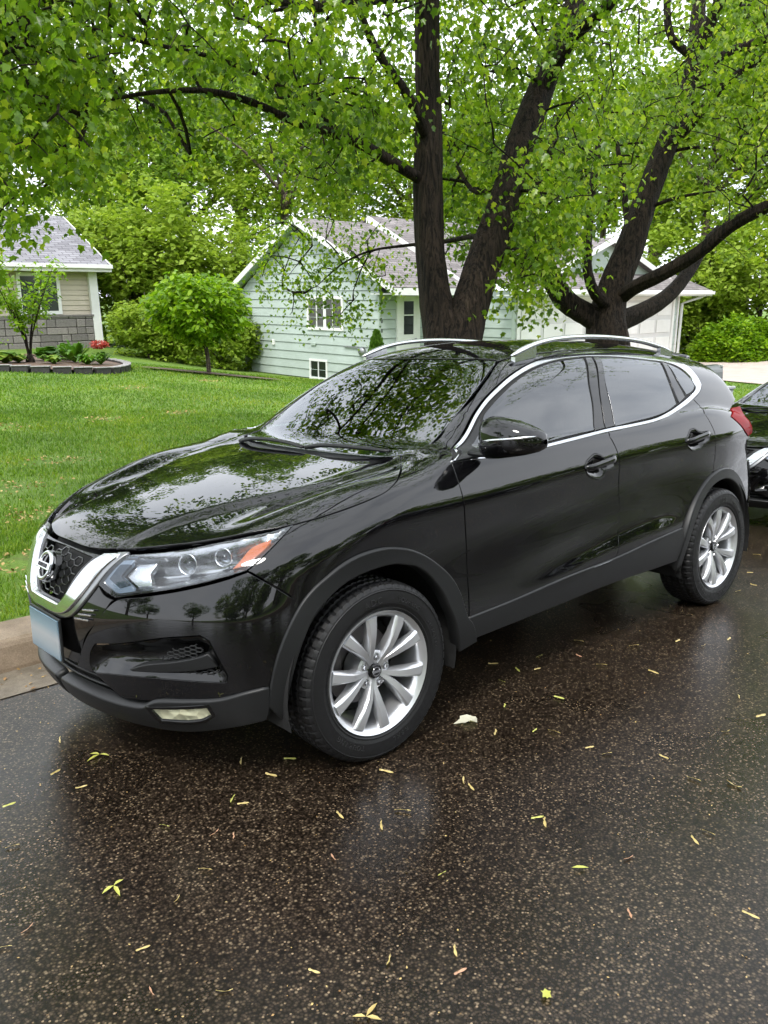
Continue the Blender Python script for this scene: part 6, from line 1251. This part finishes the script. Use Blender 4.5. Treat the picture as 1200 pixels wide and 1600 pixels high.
# ---------------------------------------------------------------- fallen maple seeds and leaves on the road
m_seed = make_leafmat('maple_seed', [(0, (.42, .30, .10)), (.5, (.55, .43, .16)), (1, (.62, .50, .24))], .2, .35, .5)
m_seedy = make_leafmat('green_yellow_seed', [(0, (.45, .46, .08)), (1, (.55, .55, .16))], .2, .35, .5)
m_pale = make_leafmat('pale_fallen_leaf', [(0, (.62, .60, .46)), (1, (.70, .68, .55))], .2, .35, .5)
m_pink = make_leafmat('pinkish_seed', [(0, (.50, .27, .16)), (1, (.55, .32, .2))], .2, .4, .5)
def seed_mesh(name, bend, m):
    t = np.linspace(0, 1, 7); w = np.array([.05, .13, .06, .10, .15, .12, .01]); y = np.array([0, .0, .01, .02, .04, .07, .11])*bend*2.2; V = []
    for i in range(7): z = .05+.05*math.sin(t[i]*4)*bend; V += [(t[i]-.5, y[i]-w[i]*.6, z), (t[i]-.5, y[i]+w[i]*.5, z+.07), (t[i]-.5, y[i]+.02, z+.10 if i < 2 else z+.03)]
    Fc = []
    for i in range(6): a = 3*i; Fc += [(a, a+3, a+5, a+2), (a+2, a+5, a+4, a+1)]
    return mesh_np(name, np.array(V), Fc, m)
LEAF_CURL = (LEAF_MAPLE[0]*[1, 1, 1]+np.array([(0, 0, .06*math.sin(i*2.4)) for i in range(13)]), LEAF_MAPLE[1])
def _sprig():
    V = []; Fc = []
    for a, L in ((0, 1.), (1.9, .8), (-1.3, .9)):
        c, s_ = math.cos(a), math.sin(a); b = len(V); V += [((x*.55*c-y*s_)*L, (x*.55*s_+y*c)*L, z+.08*abs(x)) for x, y, z in LEAF_OVAL[0]]; Fc += [(b+i, b+j, b+k) for i, j, k in LEAF_OVAL[1]]
    return np.array(V), np.array(Fc)
LEAF_SPRIG = _sprig()
def fallen():
    R_ = np.random.default_rng(31); kinds = [seed_mesh('maple_seed', b, m) for b, m in ((.6, m_seed), (-.9, m_seed), (1.2, m_seed), (.4, m_seedy), (-.6, m_pink))]
    L = [(93, 1158, 0), (88, 1209, 0), (127, 1231, 1), (15, 1260, 3), (20, 1324, 0), (258, 1292, 3), (380, 1258, 0), (363, 1250, 3), (336, 1304, 4), (366, 1308, 4), (322, 1360, 0), (278, 1407, 1), (44, 1454, 4), (7, 1482, 0), (224, 1485, 0), (490, 1521, 0), (236, 1552, 4), (351, 1552, 1), (376, 1191, 0), (453, 1188, 3), (425, 1212, 1), (530, 1276, 0), (595, 1292, 0), (520, 1342, 4), (842, 1027, 3), (905, 1026, 4), (940, 1040, 0), (808, 1048, 3), (840, 1047, 0), (770, 1038, 1), (785, 1066, 3), (873, 1092, 3), (789, 1104, 3), (775, 1146, 0), (836, 1143, 3), (867, 1145, 0), (948, 1179, 0), (1038, 1184, 1), (922, 1170, 0), (603, 1208, 0), (723, 1222, 1), (735, 1232, 0), (1085, 1219, 0), (1146, 1229, 1), (630, 1268, 0), (850, 1287, 0), (840, 1280, 3), (1084, 1315, 0), (1108, 1303, 0), (690, 1367, 3), (983, 1343, 4), (710, 1488, 0), (609, 1503, 1), (985, 1430, 4), (718, 1520, 4), (1172, 1433, 0), (1155, 1090, 0), (1190, 1121, 0), (1135, 1145, 1), (1165, 858, 0), (1183, 868, 0), (1172, 896, 0), (1178, 915, 1), (1152, 925, 0), (1060, 1003, 0), (1020, 1052, 0), (1100, 1010, 1), (990, 1010, 0), (1140, 1000, 0), (905, 1003, 0)]
    for u, v, k in L:
        d = CD+CR*(u-600)/FPX+CU*(800-v)/FPX; p = CP-d*(CP[2]/d[2]); o = link('maple_seed', kinds[k]); o.location = (p[0], p[1], .003); s = R_.uniform(.038, .056)*(1.0 if v < 1300 else .82); o.scale = (s, s*R_.uniform(.8, 1.2), s); o.rotation_euler = (0, 0, R_.uniform(0, 6.28))
        tag(o, ('small tan', 'small tan', 'small tan', 'small green yellow', 'small pinkish brown')[k]+' maple seed lying on the wet asphalt', 'seed', ('tan', 'tan', 'tan', 'green yellow', 'pinkish')[k]+' maple seeds on the asphalt')
    for u, v, s, a, m, lab in ((746, 1127, .105, 2.6, m_pale, 'pale cream maple leaf lying right of the front wheel'), (855, 1566, .036, .8, m_seedy, 'yellow green maple leaf at the bottom edge of the road'), (178, 1388, .055, 4.6, m_seedy, 'pale green sprig of leaflets on the road left of centre'), (156, 1182, .06, 3.4, m_seedy, 'yellow sprig of leaflets below the fog lamp'), (572, 1594, .05, .3, m_seed, 'tan sprig of leaflets cut by the bottom edge of the photo'), (893, 1360, .052, 5.6, m_seedy, 'long pale yellow leaf on the road right of centre')):
        d = CD+CR*(u-600)/FPX+CU*(800-v)/FPX; p = CP-d*(CP[2]/d[2]); tm = LEAF_OVAL if 'long' in lab else LEAF_SPRIG if 'sprig' in lab else LEAF_CURL
        me = leaf_mesh('fallen_leaf', np.zeros((1, 3)), np.array([s]), tm, m, R_, fr=(np.array([[math.sin(a), -math.cos(a), 0]])*(.5 if 'long' in lab else .8), np.array([[math.cos(a), math.sin(a), 0]]), np.array([[0, 0, 1.]])))
        o = link('fallen_leaf', me); o.location = (p[0], p[1], .010); tag(o, lab, 'leaf')
    # uncountable crumbs: bud scales and seed bits over road, gutter and worn lawn
    n = 1500; P = np.c_[R_.uniform(-3.5, 6, n), R_.uniform(-3.0, .95, n), np.full(n, .004)]; sz = R_.uniform(.004, .010, n)
    q = np.c_[R_.uniform(-5, 6, 3400), 1.45+np.abs(R_.normal(0, 1.3, 3400)), np.zeros(3400)]; pn = np.sin(q[:, 0]*2.1+1.3*np.sin(q[:, 1]*1.7))+np.sin(q[:, 1]*3.3+q[:, 0]*.8)+.7*np.sin(q[:, 0]*6.3-q[:, 1]*4.1); q = q[pn > .3]; q[:, 2] = T(q[:, 0], q[:, 1])+.022
    for x_, y_, r_ in BARE: t_ = np.c_[x_+R_.normal(0, r_*.6, 90), y_+R_.normal(0, r_*.38, 90), np.zeros(90)]; t_ = t_[t_[:, 1] > 1.45]; t_[:, 2] = T(t_[:, 0], t_[:, 1])+.02; q = np.concatenate([q, t_])
    g = np.c_[R_.uniform(-3, 6, 260), .86+R_.normal(0, .09, 260), np.full(260, .006)]; g = g[g[:, 1] < 1.0]
    P = np.concatenate([P, q, g]); sz = np.concatenate([sz, R_.uniform(.02, .045, len(q)), R_.uniform(.012, .03, len(g))])
    o = link('leaf_litter', leaf_mesh('leaf_litter', P, sz, LEAF_DIA, make_leafmat('litter', [(0, (.22, .12, .05)), (.5, (.40, .26, .10)), (1, (.52, .40, .16))], .1, .6), R_, .0, .85)); tag(o, 'scattered bud scales and dead leaf bits on road and verge', 'litter', kind='stuff')
fallen()
